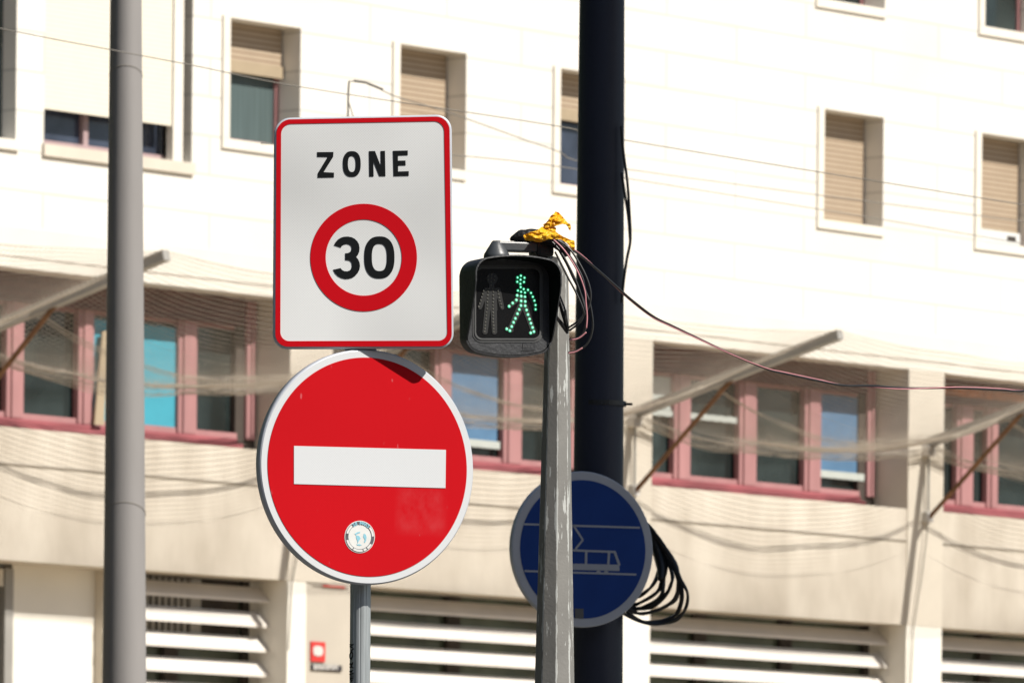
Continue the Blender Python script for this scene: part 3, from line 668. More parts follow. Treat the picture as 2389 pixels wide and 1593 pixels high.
# ------------------------------------------------------------------ no entry sign
MD = frame(580+724/2.613, 800+756/2.613, 21.85, 25.4, 0)
def z5(pts, off=0.0): return [onplane(MD, 580+x/2.613, 800+y/2.613, 0, off) for x, y in pts]
ns_ = empty('no_entry_sign', MD, 'round red no entry sign with a white bar and a small round sticker', 'sign')
q = MB(); prof = [(.300, .0), (.3235, .0), (.3265, .004), (.3265, .026), (.322, .030)]; n = 128
for r_, y in prof: q.v += [(r_*math.cos(2*math.pi*k_/n), y, r_*math.sin(2*math.pi*k_/n)) for k_ in range(n)]
for i in range(len(prof)-1):
    for k_ in range(n): q.f.append((i*n+k_, (i+1)*n+k_, (i+1)*n+(k_+1) % n, i*n+(k_+1) % n))
q.f += [tuple(range(n)), tuple((len(prof)-1)*n+k_ for k_ in range(n))]
o = recalc(q.build('panel', M['alrim'], ns_))
for p in o.data.polygons: p.use_smooth = len(p.vertices) == 4
q = MB(); q.plate(sell(0, 0, .3225, .3225, 2, 128), -.0015, -.0002); q.build('white_edge', M['rwhite2'], ns_)
q = MB(); q.plate(sell(0, 0, .304, .304, 2, 128), -.003, -.0016); q.build('red_disc', M['rred2'], ns_)
q = MB(); q.plate(z5([(273, 627), (1199, 651), (1196, 884), (273, 859)]), -.0045, -.0031); q.build('white_bar', M['rwhite2'], ns_)
# sticker in the 12.06x zoom
def z12(pts): return [onplane(MD, 780+x/12.06, 1180+y/12.06, 0, -.004) for x, y in pts]
q = MB(); q.plate(z12(sell(715, 866, 425, 455, 2, 64)), -.0042, -.0031); stk = q.build('sticker', M['stwhite'], ns_); stk['label'] = 'small round sticker with a globe'
q = MB()
def arcband(a0, a1, r0, r1, n=14, cx=715, cy=866):
    o_ = [(cx+math.cos(R(a))*r1, cy-math.sin(R(a))*r1*1.07) for a in [a0+(a1-a0)*k/n for k in range(n+1)]]
    i_ = [(cx+math.cos(R(a))*r0, cy-math.sin(R(a))*r0*1.07) for a in [a0+(a1-a0)*k/n for k in range(n+1)]]
    for k in range(n): q.plate(z12([o_[k], o_[k+1], i_[k+1], i_[k]]), -.0050, -.0043)
arcband(0, 360, 322, 405, 72)
recalc(q.build('ink_ring', M['stdark'], stk))
def ringtext(txt, a_start, a_step, rad, size, m, name, flip=False):
    q = MB()
    for i, ch in enumerate(txt):
        if ch == ' ': continue
        cu = bpy.data.curves.new('t', 'FONT'); cu.body = ch; cu.size = size; cu.align_x = 'CENTER'; cu.offset = size*.03
        ob = bpy.data.objects.new('t', cu); COL.objects.link(ob); dg = bpy.context.evaluated_depsgraph_get()
        me = bpy.data.meshes.new_from_object(ob.evaluated_get(dg)); bpy.data.objects.remove(ob)
        a = R(a_start + a_step*i); rot = (a + math.pi/2) if flip else (a - math.pi/2)
        vs = []
        for v in me.vertices:
            lx, ly = v.co.x, v.co.y - size*.35
            X = 715 + math.cos(a)*rad + lx*math.cos(rot) - ly*math.sin(rot); Y = 866 - (math.sin(a)*rad + lx*math.sin(rot) + ly*math.cos(rot))*1.07
            vs.append((X, Y))
        P = z12(vs); q.add([(x, -.0056, z) for x, z in P], [tuple(p.vertices) for p in me.polygons]); bpy.data.meshes.remove(me)
    q.build(name, m, stk)
ringtext('28 MARS', 119, -11.5, 363, 120, M['stcyan'], 'date')
ringtext('SCIENCE', 176, -8.3, 363, 100, M['stwhite'], 'ring_text') if 0 else None
# pale word blocks round the ring (their letters are too small to read)
q = MB()
for a0, a1 in ((128, 166), (193, 236), (240, 282), (286, 300), (305, 328), (2, 42)):
    arcband(a0, a1, 336, 392, 8)
recalc(q.build('ring_text', M['stwhite'], stk))
for v in stk.children[-1].data.vertices: v.co.y -= .0007
q = MB()
for p in ([(570, 780), (640, 735), (730, 715), (720, 750), (640, 780), (600, 820)], [(610, 820), (680, 830), (735, 890), (725, 930), (685, 980), (655, 1050), (640, 960), (610, 890)],
          [(830, 770), (880, 800), (905, 870), (895, 960), (860, 1030), (830, 1020), (855, 940), (805, 860)], [(620, 1075), (700, 1065), (770, 1090), (730, 1110), (650, 1105)]):
    q.plate(z12(p), -.0050, -.0043)
recalc(q.build('globe', M['stcyan'], stk))
q = MB(); q.box((-.05, .031, .10), (.05, .055, .13)); q.box((-.05, .031, -.14), (.05, .055, -.11)); q.box((-.045, .032, .29), (.04, .05, .36)); q.build('clamp', M['alrim'], ns_, bevel=.002)

# ------------------------------------------------------------------ pedestrian signal
MS = frame(1040+572/3.92, 460+1000/3.92, 22.36, 23, -1.2)
sg = empty('pedestrian_signal', MS, 'black pedestrian signal showing the green walking man, hung on the grey post', 'traffic light')
def z6(pts, off=0.0): return [onplane(MS, 1040+x/3.92, 460+y/3.92, 0, off) for x, y in pts]
def z65(pts, off=0.0): return [onplane(MS, 1060+x/6.533, 600+y/6.533, 0, off) for x, y in pts]
def outline(sc_=1.0, hw=.133, hh=.123, r_=.038, bt=.0175, bb=.0205, n=14):
    o_ = []
    for cx_, cz_, a0 in ((1, 1, 0), (-1, 1, 90), (-1, -1, 180), (1, -1, 270)):
        for k_ in range(n+1):
            a = R(a0+90*k_/n); rr__ = r_*(.95 if cz_ > 0 else .85)
            x = cx_*(hw-rr__)+math.cos(a)*rr__; z = cz_*(hh-rr__)+math.sin(a)*rr__
            o_.append((x, z))
        # extra points along the flat runs
        nx = {0: (-1, 1), 90: (-1, -1), 180: (1, -1), 270: (1, 1)}[a0]
        if a0 in (0, 180):
            sgn = -1 if a0 == 0 else 1; z0 = cz_*hh; w0 = hw-r_*.95 if cz_ > 0 else hw-r_*.85
            for k_ in range(1, 10): o_.append((-sgn*w0 + sgn*2*w0*k_/10, z0))
        else:
            sgn = -1 if a0 == 90 else 1; x0_ = cx_*hw
            for k_ in range(1, 8): o_.append((x0_, sgn*-1*0 + (hh-r_)*(-sgn if 0 else (1 if a0 == 90 else -1))*(1-2*k_/8)))
    o2 = []
    for x, z in o_:
        f_ = 1-(x/hw)**2; z += bt*f_ if z > 0 else -bb*f_
        o2.append((x*sc_, z*sc_))
    return o2
OL = outline(); n = len(OL)
def hood_d(z): return .0025 + .076*max(0, min(1, (z+.098)/.155))**.8
q = MB()
rows = [[(x*.90, .060, z*.90) for x, z in OL], [(x*.97, .052, z*.97) for x, z in OL], [(x, .040, z) for x, z in OL], [(x, 0, z) for x, z in OL], [(x, -hood_d(z), z) for x, z in OL]]
for r_ in rows: q.v += r_
for i in range(len(rows)-1):
    for k_ in range(n): q.f.append((i*n+k_, i*n+(k_+1) % n, (i+1)*n+(k_+1) % n, (i+1)*n+k_))
q.f.append(tuple(range(n)))
o = recalc(q.build('housing', M['plblack'], sg))
for p in o.data.polygons: p.use_smooth = len(p.vertices) == 4
# the front edge and inner skin of the hood
q = MB(); IN = outline(.972)
q.v += [(x, -hood_d(z), z) for x, z in OL] + [(x, -hood_d(z)-.0006, z) for x, z in IN] + [(x*.975, 0.0, z*.975) for x, z in IN]
for i in range(2):
    for k_ in range(n): q.f.append((i*n+k_, i*n+(k_+1) % n, (i+1)*n+(k_+1) % n, (i+1)*n+k_))
o = q.build('hood', M['plgrey'], sg)
for p in o.data.polygons: p.use_smooth = False
o.data.materials.append(M['hoodin'])
for p in o.data.polygons:
    if p.index >= n: p.material_index = 1
q = MB(); q.plate([(x*.965, z*.965) for x, z in OL], -.001, .004); q.build('front_plate', M['plgrey'], sg)
lens_o = z6(rquad([(262, 640), (872, 640), (872, 1305), (262, 1305)], 70), -.004); lens_i = z6(rquad([(276, 655), (858, 655), (858, 1290), (276, 1290)], 60), -.004)
q = MB(); q.ring(z6(rquad([(246, 622), (888, 622), (888, 1326), (246, 1326)], 85), -.003), lens_o, -.0028, -.0012)
q.ring(lens_o, lens_i, -.0055, -.0012); recalc(q.build('gasket', M['gasket'], sg))
q = MB(); q.plate(lens_i, -.002, -.0011); ln = q.build('lens', M['lens'], sg)
def capsule(q, a, b, r0, r1=None, y0=-.0028, y1=-.0021, n=10):
    r1 = r1 or r0; a, b = Vector(a), Vector(b); d = (b-a).normalized(); an = math.atan2(d.y, d.x)
    pts = [(a.x+r0*math.cos(an+math.pi/2+math.pi*k/n), a.y+r0*math.sin(an+math.pi/2+math.pi*k/n)) for k in range(n+1)] + \
          [(b.x+r1*math.cos(an-math.pi/2+math.pi*k/n), b.y+r1*math.sin(an-math.pi/2+math.pi*k/n)) for k in range(n+1)]
    q.plate(z65(pts), y0, y1)
q = MB(); q.plate(z65(sell(570, 330, 85, 88)), -.0030, -.0021)
for i, (a, b, r0, r1) in enumerate([((475, 505), (385, 765), 42, 32), ((660, 505), (722, 770), 42, 32), ((515, 520), (500, 800), 50, 45), ((590, 520), (600, 800), 50, 48), ((500, 780), (462, 1138), 46, 40), ((592, 780), (605, 1138), 48, 40), ((560, 420), (560, 480), 40, 40)]):
    capsule(q, a, b, r0, r1, -.0030-.0001*(i+1), -.0021)
q.build('standing_figure', M['figure'], sg)
q = MB(); q.plate(z65(sell(1003, 345, 82, 85)), -.0030, -.0021)
for i, (a, b, r0, r1) in enumerate([((1010, 520), (1030, 720), 55, 50), ((1130, 520), (1232, 796), 38, 32), ((965, 640), (830, 752), 36, 30), ((1000, 760), (850, 1080), 50, 38), ((1070, 760), (1190, 1110), 48, 38), ((860, 1110), (790, 1095), 36, 30), ((1190, 1145), (1150, 1155), 34, 28)]):
    capsule(q, a, b, r0, r1, -.0030-.0001*(i+1), -.0021)
q.build('walking_figure', M['figure'], sg)
GD = [(1005,285),(955,312),(1060,316),(1000,345),(950,377),(1052,380),(997,408),(1002,458),(1048,488),(1113,501),(1159,547),(1187,606),(1211,664),(1228,731),(1229,796),(960,511),(1008,530),(1067,542),(949,585),(1010,597),(1068,605),(937,655),(880,702),(827,751),(1009,670),(1071,678),(1006,740),(1071,744),(981,800),(1092,808),(953,865),(1114,878),(921,936),(1137,946),(893,996),(1158,1010),(865,1060),(1183,1074),(790,1095),(838,1122),(1203,1136),(1155,1157)]
RD = [(560,262),(505,290),(605,290),(553,318),(505,347),(601,348),(551,378),(548,430),(468,484),(515,482),(575,484),(626,489),(437,518),(657,524),(423,568),(668,573),(409,613),(679,622),(395,663),(688,672),(380,712),(705,718),(363,760),(712,768),(505,530),(585,532),(500,585),(582,587),(500,637),(583,640),(495,687),(581,689),(495,738),(580,740),(491,790),(581,792),(483,842),(581,845),(478,890),(582,893),(473,940),(582,943),(467,990),(581,992),(461,1042),(590,1043),(457,1090),(590,1094),(452,1137),(590,1138)]
def domes(pts, rad, name, m, y, hgt):
    q = MB()
    for x, y_ in pts:
        cx_, cz_ = z65([(x, y_)])[0]; base = len(q.v); N_ = 12
        for ring_, (rr_, hh_) in enumerate(((1, 0), (.8, .6), (.4, .93))):
            for k_ in range(N_):
                a = 2*math.pi*k_/N_; q.v.append((cx_+rad*rr_*math.cos(a), y-hgt*hh_, cz_+rad*rr_*math.sin(a)))
        for r__ in range(2):
            for k_ in range(N_): q.f.append((base+r__*N_+k_, base+r__*N_+(k_+1) % N_, base+(r__+1)*N_+(k_+1) % N_, base+(r__+1)*N_+k_))
        q.f.append(tuple(base+2*N_+k_ for k_ in range(N_)))
    return recalc(q.build(name, m, sg, smooth=True))
domes(GD, .0048, 'led_halos', M['ledhalo'], -.0040, .0006)  # halo of light round each lit diode, made as glowing discs
domes(GD, .0020, 'lit_leds', M['led'], -.0047, .0015)
domes(RD, .0026, 'unlit_leds', M['led_off'], -.0040, .0014)
# maker's plate: small raised label with pale letters
q = MB(); q.plate(z6([(700, 1338), (817, 1338), (817, 1398), (700, 1398)]), -.0022, -.0009); lbp = q.build('label_plate', M['plblack'], sg)
q = MB(); q.plate(z6([(690, 1401), (808, 1403), (808, 1407), (690, 1405)]), -.0028, -.0011)
for x0_, pts in ((705, [(0, 0), (6, 0), (6, 30), (0, 30)]), (718, [(0, 10), (18, 10), (18, 30), (13, 30), (13, 15), (5, 15), (5, 30), (0, 30)])):
    q.plate(z6([(x0_+a, 1347+b) for a, b in pts]), -.0028, -.0022)
q.ring(z6(sell(755, 1367, 11, 10, 2, 20)), z6(sell(755, 1367, 6, 5, 2, 20)), -.0028, -.0022)
q.ring(z6(sell(785, 1367, 11, 10, 2, 20)), z6(sell(785, 1367, 6, 5, 2, 20)), -.0028, -.0022)
q.build('maker_mark', M['gasket'], lbp)
# cap and arm on top
q = MB(); bx, bz_ = z6([(490, 545)])[0]; tz = z6([(490, 394)])[0][1]
q.tube([(bx, .02, bz_-.012), (bx, .02, bz_+.004), (bx, .02, bz_+.010), (bx, .02, tz-.004), (bx, .02, tz)], [.037, .037, .0355, .0145, .011], 32); o = q.build('cap', M['arm'], sg, smooth=True)
em = o.modifiers.new('e', 'EDGE_SPLIT'); em.split_angle = R(35)
a0, a1 = z6([(505, 400)])[0], z6([(850, 510)])[0]
q = MB(); q.box((bx+.0, .005, a1[1]+.003), (a1[0], .045, a0[1])); q.build('arm', M['arm'], sg, bevel=.005)
p_ = z6([(835, 520), (1010, 400)]); q = MB()
q.box((p_[0][0], .0, p_[0][1]-.006), (p_[1][0]-.004, .07, a0[1]+.006)); q.build('arm_socket', M['tape'], sg, bevel=.010)
k1 = z6([(860, 560), (985, 530)]); q = MB(); q.box((k1[0][0], .02, k1[0][1]-.02), (k1[1][0]-.006, .075, p_[0][1]-.004)); q.build('bracket', M['plblack'], sg, bevel=.006)
# dark strips where housing meets post: a strap, mostly cast shadow given shape
q = MB(); s_ = z6([(1040, 870), (1105, 1240)]); 
q.tube([W((1040+1018/3.92)/K, (460+860/3.92)/K, 22.440), W((1040+1075/3.92)/K, (460+1040/3.92)/K, 22.440), W((1040+1115/3.92)/K, (460+1225/3.92)/K, 22.460)], [.006, .010, .005], 6)
q.tube([W((1040+1000/3.92)/K, (460+1080/3.92)/K, 22.440), W((1040+1060/3.92)/K, (460+1160/3.92)/K, 22.450), W((1040+1115/3.92)/K, (460+1245/3.92)/K, 22.460)], [.004, .006, .004], 6)
o = q.build('strap_shadow', M['tape']); o.parent = sg; o.matrix_parent_inverse = sg.matrix_world.inverted()

# ------------------------------------------------------------------ cables at the signal
def C6(pts, d0, d1=None, n=8):
    d1 = d0 if d1 is None else d1; m_ = len(pts)-1
    return cat_rom([W(1040+x/3.92, 460+y/3.92, d0+(d1-d0)*i/m_, 0) for i, (x, y) in enumerate(pts)], n)
loops = [([(960, 395), (1050, 500), (1130, 640), (1200, 790), (1250, 940), (1287, 1090), (1275, 1210), (1215, 1285), (1128, 1303)], 22.380, 'cable'),
         ([(1010, 385), (1130, 470), (1230, 620), (1300, 770), (1326, 900), (1300, 1020), (1225, 1120), (1120, 1195)], 22.360, 'cable'),
         ([(985, 388), (1070, 470), (1150, 580), (1225, 720), (1272, 860), (1281, 960), (1292, 1090), (1285, 1200)], 22.340, 'pinkc'),
         ([(1040, 400), (1110, 500), (1190, 620), (1250, 740), (1275, 850), (1320, 980), (1345, 1170), (1312, 1310), (1240, 1385), (1120, 1423)], 22.400, 'cable'),
         ([(1020, 460), (1100, 600), (1160, 730), (1210, 830), (1262, 960), (1290, 1110), (1262, 1235)], 22.420, 'cable'),
         ([(1000, 500), (1060, 620), (1120, 740), (1180, 850), (1240, 980), (1262, 1060), (1230, 1140), (1130, 1220)], 22.440, 'cable')]
lbs = ['inner black loop of the cables hanging right of the signal', 'widest black cable loop hanging right of the signal, topmost', 'pink cable strand hanging right of the signal', 'lowest black cable loop beside the signal post',
       'short black cable strand hugging the signal post', 'slack black cable strand close to the signal post']
for (pts, d, m_), lb in zip(loops, lbs):
    q = MB(); q.tube(C6(pts, d), .0030 if m_ == 'cable' else .0022, 8)
    tag(q.build('hanging_cable', M[m_], smooth=True), lb, 'cable', 'cables looped over the signal post')
for k_, (pts, d) in enumerate((([(1285, 1235), (1215, 1290), (1128, 1309)], 22.370), ([(1250, 1378), (1190, 1412), (1120, 1427)], 22.390))):
    q = MB(); q.tube(C6(pts, d), .0022, 8); tag(q.build('hanging_cable', M['pinkc'], smooth=True), ['upper', 'lower'][k_] + ' short pink cable end curling back to the signal post', 'cable', 'cables looped over the signal post')
long_ = [(1262, 552), (1290, 560), (1330, 583), (1371, 618), (1410, 654), (1450, 690), (1500, 728), (1545, 750), (1600, 776), (1690, 818), (1760, 846), (1800, 856), (1880, 873), (1940, 885), (2000, 887), (2080, 892), (2200, 890), (2300, 894), (2352, 897), (2480, 888), (2700, 860), (3100, 780)]
def dl(i): return 22.390 + 2.4*(i/(len(long_)-1))
P = cat_rom([W(x, y, dl(i)) for i, (x, y) in enumerate(long_)], 10)
lc = empty('twin_cable', Matrix.Translation(P[0]), 'long black and pink cable swinging away to the right edge from the signal post', 'cable')
def strand(ph, r_, m_, name):
    q = MB(); pp = []; Ltot = 0
    for i, p in enumerate(P):
        if i: Ltot += (p-P[i-1]).length
        a = ph + Ltot*2*math.pi/1.15 + .9*math.sin(Ltot*3.1)
        t = (P[min(i+1, len(P)-1)]-P[max(i-1, 0)]).normalized(); s_ = t.cross(Vector((0, 1, 0))).normalized()
        pp.append(p + (s_*math.cos(a) + Vector((0, 1, 0))*math.sin(a))*.0021 - P[0])
    q.tube(pp, r_, 8); q.build(name, M[m_], lc, smooth=True)
strand(1.6, .0032, 'cable', 'black_strand'); strand(1.6+math.pi, .0018, 'pinkc', 'pink_strand')
# taped bundle lying over the top of the post
q = MB(); q.tube(C6([(590, 392), (640, 372), (720, 356), (830, 352), (930, 372), (1010, 410), (1080, 470), (1110, 540)], 22.400), [.003+.0165*min(1, k_/14) - .010*max(0, (k_-40)/17) for k_ in range(57)], 12)
o = q.build('cable_bundle', M['tape'], smooth=True); tag(o, 'black taped bundle of cables bent over the top of the signal post', 'cable bundle')
dsp = o.modifiers.new('d', 'DISPLACE'); tx = bpy.data.textures.new('clouds', 'CLOUDS'); tx.noise_scale = .02; dsp.texture = tx; dsp.strength = .006

# crumpled yellow plastic
def crumple(poly, d, seed, amp=.014, th=.0008, res=5.0, bulge=.02):
    """grid clipped to a photo outline, folded in depth by ridged noise"""
    import bmesh
    bm = bmesh.new(); vs = [bm.verts.new((x, 0, -y)) for x, y in poly]; f = bm.faces.new(vs)
    xs = [p[0] for p in poly]; ys = [p[1] for p in poly]
    for ax, lo, hi in ((0, min(xs), max(xs)), (1, min(ys), max(ys))):
        c = lo + res*6
        while c < hi:
            no = (1, 0, .15) if ax == 0 else (.2, 0, 1); co = (c, 0, -(min(ys)+max(ys))/2) if ax == 0 else ((min(xs)+max(xs))/2, 0, -c)
            bmesh.ops.bisect_plane(bm, geom=bm.verts[:]+bm.edges[:]+bm.faces[:], plane_co=co, plane_no=no); c += res*6
    bmesh.ops.triangulate(bm, faces=bm.faces[:])
    cx_, cy_ = sum(xs)/len(xs), sum(ys)/len(ys)
    for v in bm.verts:
        x, y = v.co.x, -v.co.z
        nz = noise.noise(Vector((x/150, y/70, seed)))*1.0 + .6*abs(noise.noise(Vector((x/60+y/160, y/45-x/110, seed+5)))) + .25*noise.noise(Vector((x/25, y/25, seed+9)))
        e = bulge*max(0, 1-((x-cx_)/((max(xs)-min(xs))/2))**2 - ((y-cy_)/((max(ys)-min(ys))/2))**2)
        v.co = W(1190+(x+6*noise.noise(Vector((x/40, y/40, 3))))/9.8, 480+(y+6*noise.noise(Vector((x/40, y/40, 8))))/9.8, d - .008 + (x-cx_)*5.5e-5 + nz*amp - e, 0)
    me = bpy.data.meshes.new('m'); bm.to_mesh(me); bm.free(); return me
wrap = [(305, 680), (380, 640), (470, 598), (560, 588), (640, 545), (730, 482), (800, 490), (900, 500), (1000, 470), (1050, 520), (1040, 590), (1100, 640), (1150, 700), (1235, 765), (1120, 770), (1000, 762), (880, 760), (800, 795), (700, 832), (600, 830), (520, 800), (420, 800), (335, 785)]
peak = [(755, 430), (820, 395), (870, 340), (900, 290), (940, 225), (1000, 190), (1040, 140), (1110, 150), (1150, 200), (1200, 255), (1260, 330), (1310, 395), (1372, 420), (1390, 490), (1378, 575), (1345, 540), (1320, 480), (1280, 435), (1200, 412), (1100, 450), (1000, 475), (900, 500), (820, 520), (770, 480)]
back = [(700, 560), (800, 430), (880, 340), (950, 300), (1100, 300), (1120, 420), (980, 470), (820, 560), (680, 590)]
tail = [(1040, 600), (1180, 690), (1300, 745), (1400, 790), (1465, 800), (1475, 900), (1478, 1010), (1430, 1020), (1370, 930), (1290, 850), (1180, 780), (1060, 690)]
yp = empty('plastic_wrapping', Matrix.Translation(W(1262, 530, 22.360)), 'torn yellow plastic knotted over the cables on top of the post', 'plastic bag')
for nm, poly, d, sd_ in (('wrap', wrap, 22.355, 1), ('peak', peak, 22.370, 4), ('back_fold', back, 22.400, 9), ('tail', tail, 22.390, 13)):
    me = crumple(poly, d, sd_, .013 if nm != 'wrap' else .010); me.materials.append(M['yellow']); o = bpy.data.objects.new(nm, me); COL.objects.link(o); o.parent = yp; o.matrix_parent_inverse = yp.matrix_world.inverted()
    so = o.modifiers.new('s', 'SOLIDIFY'); so.thickness = .0008

# ------------------------------------------------------------------ tram sign and cable coil on the mast
DT = 32.55
MT = frame(1150+605/2.888, 1050+667/2.888, DT, 24.6, 0)
def z7(pts, off=-.003): return [onplane(MT, 1150+x/2.888, 1050+y/2.888, 0, off) for x, y in pts]
ts = empty('tram_sign', MT, 'round blue tram sign with grey-white rim behind the signal post', 'sign')
q = MB(); RT = 1050/2.888/(F/DT)/2; prof = [(RT*.9, .0), (RT*.99, .0), (RT, .004), (RT, .026), (RT*.985, .030)]; n = 96
for r_, y in prof: q.v += [(r_*math.cos(2*math.pi*k_/n), y, r_*math.sin(2*math.pi*k_/n)) for k_ in range(n)]
for i in range(len(prof)-1):
    for k_ in range(n): q.f.append((i*n+k_, (i+1)*n+k_, (i+1)*n+(k_+1) % n, i*n+(k_+1) % n))
q.f += [tuple(range(n)), tuple((len(prof)-1)*n+k_ for k_ in range(n))]
o = recalc(q.build('panel', M['alrim'], ts))
q = MB(); q.plate(sell(0, 0, RT*.985, RT*.985, 2, 96), -.0015, -.0002); q.build('rim', M['tring'], ts)
q = MB(); q.plate(sell(0, 0, RT*.888, RT*.888, 2, 96), -.003, -.0016); q.build('blue_disc', M['tblue'], ts)
q = MB()
def bar(p, p2, wd):
    a, b = Vector(p), Vector(p2); nrm = (b-a).normalized(); nrm = Vector((-nrm.y, nrm.x))*wd/2
    q.plate(z7([tuple(a+nrm), tuple(b+nrm), tuple(b-nrm), tuple(a-nrm)]), -.0045-.0001*(len(q.f) % 7), -.0031)
bar((205, 497), (990, 521), 13); bar((212, 812), (965, 836), 13)
q.build('track_line', M['tline'], ts)
q = MB()
bar((540, 502), (605, 603), 13); bar((605, 603), (555, 665), 13)
bar((395, 668), (825, 684), 14); bar((818, 680), (852, 775), 16); bar((372, 772), (395, 668), 14)
bar((628, 680), (626, 770), 15); bar((782, 684), (776, 772), 15); bar((480, 674), (478, 768), 15)
q.plate(z7([(365, 758), (850, 770), (852, 812), (368, 800)]), -.0050, -.0031)
for xx in (420, 470, 710, 762): q.plate(z7(sell(xx, 812+(xx-420)*.03, 14, 12, 2, 16)), -.0054, -.0031)
q.build('tram_symbol', M['tline'], ts)
q = MB(); q.box((-.06, .031, .12), (.06, .13, .16)); q.box((-.06, .031, -.16), (.06, .13, -.12)); q.build('clamp', M['alrim'], ts)
q = MB(); c_ = z7([(580, 1098)])[0]; q.box((c_[0]-.02, -.0055, c_[1]-.02), (c_[0]+.02, -.0031, c_[1]+.02)); q.build('sticker', M['gasket'], ts)
def C5(pts, d): return cat_rom([W(1400+x/5.225, 1180+y/5.225, d + .03*math.sin(i), 0) for i, (x, y) in enumerate(pts)], 8)
base = [[(540, 200), (600, 240), (760, 450), (900, 680), (980, 880), (1062, 1050), (1052, 1230), (930, 1370), (700, 1440), (500, 1410), (290, 1310), (200, 1200)],
        [(540, 210), (600, 250), (740, 450), (880, 700), (960, 880), (1008, 1080), (965, 1270), (850, 1370), (640, 1420), (450, 1380), (330, 1280), (200, 1150)],
        [(540, 230), (600, 262), (720, 450), (860, 650), (940, 850), (955, 960), (900, 1130), (760, 1235), (560, 1300), (400, 1285), (240, 1150)],
        [(540, 260), (600, 300), (700, 480), (820, 680), (875, 850), (860, 980), (780, 1110), (600, 1220), (400, 1245), (240, 1120)],
        [(560, 280), (610, 330), (690, 500), (760, 700), (770, 900), (740, 1080), (600, 1200), (420, 1240), (260, 1100)],
        [(560, 350), (620, 400), (680, 560), (750, 760), (740, 950), (660, 1080), (500, 1170), (390, 1190), (260, 1080)],
        [(560, 400), (620, 480), (690, 700), (712, 830), (650, 960), (540, 1050), (440, 1105), (300, 1060)]]
co = empty('cable_coil', Matrix.Translation(W(1500, 1300, 32.84)), 'tangled coil of black cable hanging behind the right side of the blue tram sign', 'cable coil')
q = MB(); rr2 = random.Random(5)
for bi, pts in enumerate(base):
    for rep in range(3 if bi not in (0, 6) else 2):
        j = 0 if rep == 0 else 22
        q.tube(C5([(x+rr2.uniform(-j, j), y+rr2.uniform(-j, j)*.8) for x, y in pts], 32.78+.02*bi+.015*rep), .0062, 7)
o = q.build('loops', M['cable'], co, smooth=True); o.matrix_parent_inverse = co.matrix_world.inverted()
q = MB(); q.tube(C5([(560, 260), (640, 380), (720, 560), (760, 740), (750, 900)], 32.84), [.016+.012*math.sin(k_/32*math.pi) for k_ in range(33)], 8); o = q.build('bundle', M['cable'], co, smooth=True); o.matrix_parent_inverse = co.matrix_world.inverted()

# ------------------------------------------------------------------ unseen tree, added just out of frame to shade the mast and the tram sign
tc_ = Vector((W(1385, 700, 32.8).x, 32.8, 4.4)) + TOSUN*(4.3/math.cos(SEL)); tr = empty('added_shade_tree', Matrix.Translation((tc_.x+.9, tc_.y-.2, 0)), 'leafy unseen tree added right of the frame to shade the dark mast', 'tree')
q = MB(); q.tube([(0, 0, 0), (.03, 0, 2), (-.05, .05, 4.5), (-.3, .1, 7)], [.16, .13, .10, .06], 12); q.tube([(-.05, .05, 4.8), (-.9, .1, 6.4), (-1.4, .2, 8)], [.07, .05, .03], 8); q.tube([(-.1, .05, 5.2), (.7, -.3, 7), (1.0, -.3, 8.4)], [.06, .04, .02], 8)
q.build('trunk', M['bark'], tr, smooth=True)
q = MB(); rt2 = random.Random(11); cc = Vector((-.9, .2, tc_.z))
for i in range(11000):
    th_, u_ = rt2.uniform(0, 2*math.pi), rt2.uniform(-1, 1); rad = rt2.random()**.45
    dv = Vector((math.sqrt(1-u_*u_)*math.cos(th_)*1.45, math.sqrt(1-u_*u_)*math.sin(th_)*1.5, u_*2.9))*rad
    p = cc + dv*(1+.25*noise.noise(dv*.9)); s_ = rt2.uniform(.06, .12)
    a_ = Vector((rt2.gauss(0, 1), rt2.gauss(0, 1), rt2.gauss(0, 1))).normalized(); b_ = a_.orthogonal().normalized()
    q.add([p-a_*s_, p+b_*s_*.6, p+a_*s_, p-b_*s_*.6], [(0, 1, 2, 3)])
q.build('added_tree_crown', M['leaf'], tr)

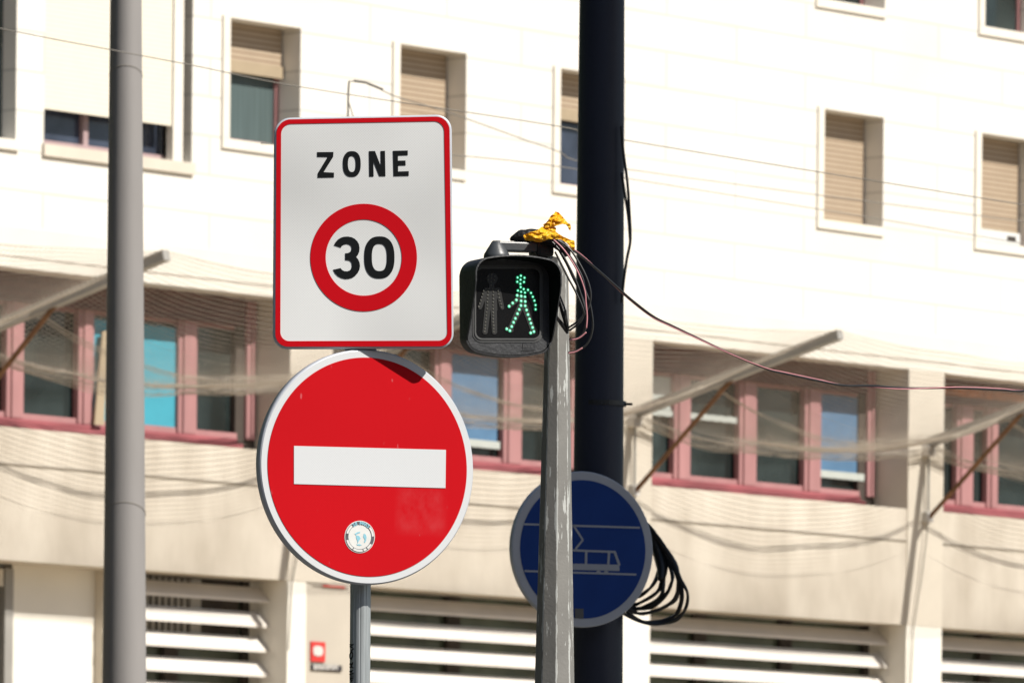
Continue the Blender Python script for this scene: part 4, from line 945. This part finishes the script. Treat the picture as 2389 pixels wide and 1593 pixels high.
# ------------------------------------------------------------------ unseen dark trees to the left and a building behind, added to block sky light
def leafball(seed, n_, rx, rz, ls):
    q = MB(); rr = random.Random(seed)
    for i in range(n_):
        th_, u_ = rr.uniform(0, 2*math.pi), rr.uniform(-1, 1); rad = .55+.45*rr.random()**.5
        dv = Vector((math.sqrt(1-u_*u_)*math.cos(th_)*rx, math.sqrt(1-u_*u_)*math.sin(th_)*rx, u_*rz))*rad; p = dv*(1+.25*noise.noise(dv*.5)); s_ = rr.uniform(.7, 1.3)*ls
        a_ = Vector((rr.gauss(0, 1), rr.gauss(0, 1), rr.gauss(0, 1))).normalized(); b_ = a_.orthogonal().normalized()
        q.add([p-a_*s_, p+b_*s_*.6, p+a_*s_, p-b_*s_*.6], [(0, 1, 2, 3)])
    return q
def row_tree(x, y, lb):
    t = empty('added_shade_tree', Matrix.Translation((x, y, 0)), lb, 'tree', 'unseen trees added to block sky light'); return t
first = None
for i, (x, y) in enumerate(((-13, 20), (-13.5, 29), (-14, 38), (-14.5, 47), (-16, 56))):
    lb = ['nearest', 'second', 'third', 'fourth', 'farthest'][i] + ' tree of the unseen row added left of the frame to block sky light'
    t = row_tree(x, y, lb)
    if first is None:
        q = MB(); q.tube([(0, 0, 0), (.1, 0, 3), (0, .1, 6)], [.22, .17, .1], 10); tk = q.build('trunk', M['bark'], t)
        cr_ = leafball(3, 5000, 4.2, 5.2, .26).build('added_tree_crown', M['leaf'], t); cr_.location = (0, 0, 8.6); cr_.scale = (1.15, 1.15, 1.35); first = (tk, cr_)
    else:
        for ch in first: c = ch.copy(); COL.objects.link(c); c.parent = t
ob = empty('sky_block_building', Matrix.Translation((0, -24, 0)), 'plain brown building added unseen behind the camera to block sky light', 'building')  # unseen block added to darken the sky fill from behind
q = MB(); q.box((-70, -12, 0), (60, 0, 17)); q.build('wall', M['board'], ob)
q = MB(); q.box((-70.3, -12.3, 17.001), (60.3, .3, 17.4)); q.build('sky_block_roof', M['box'], ob)
for k_ in range(12):
    for j_ in range(4):
        q = MB(); q.box((-66+k_*10.5, .003, 2+j_*3.8), (-64+k_*10.5, .06, 4+j_*3.8)); q.build('window', M['glass'], ob)
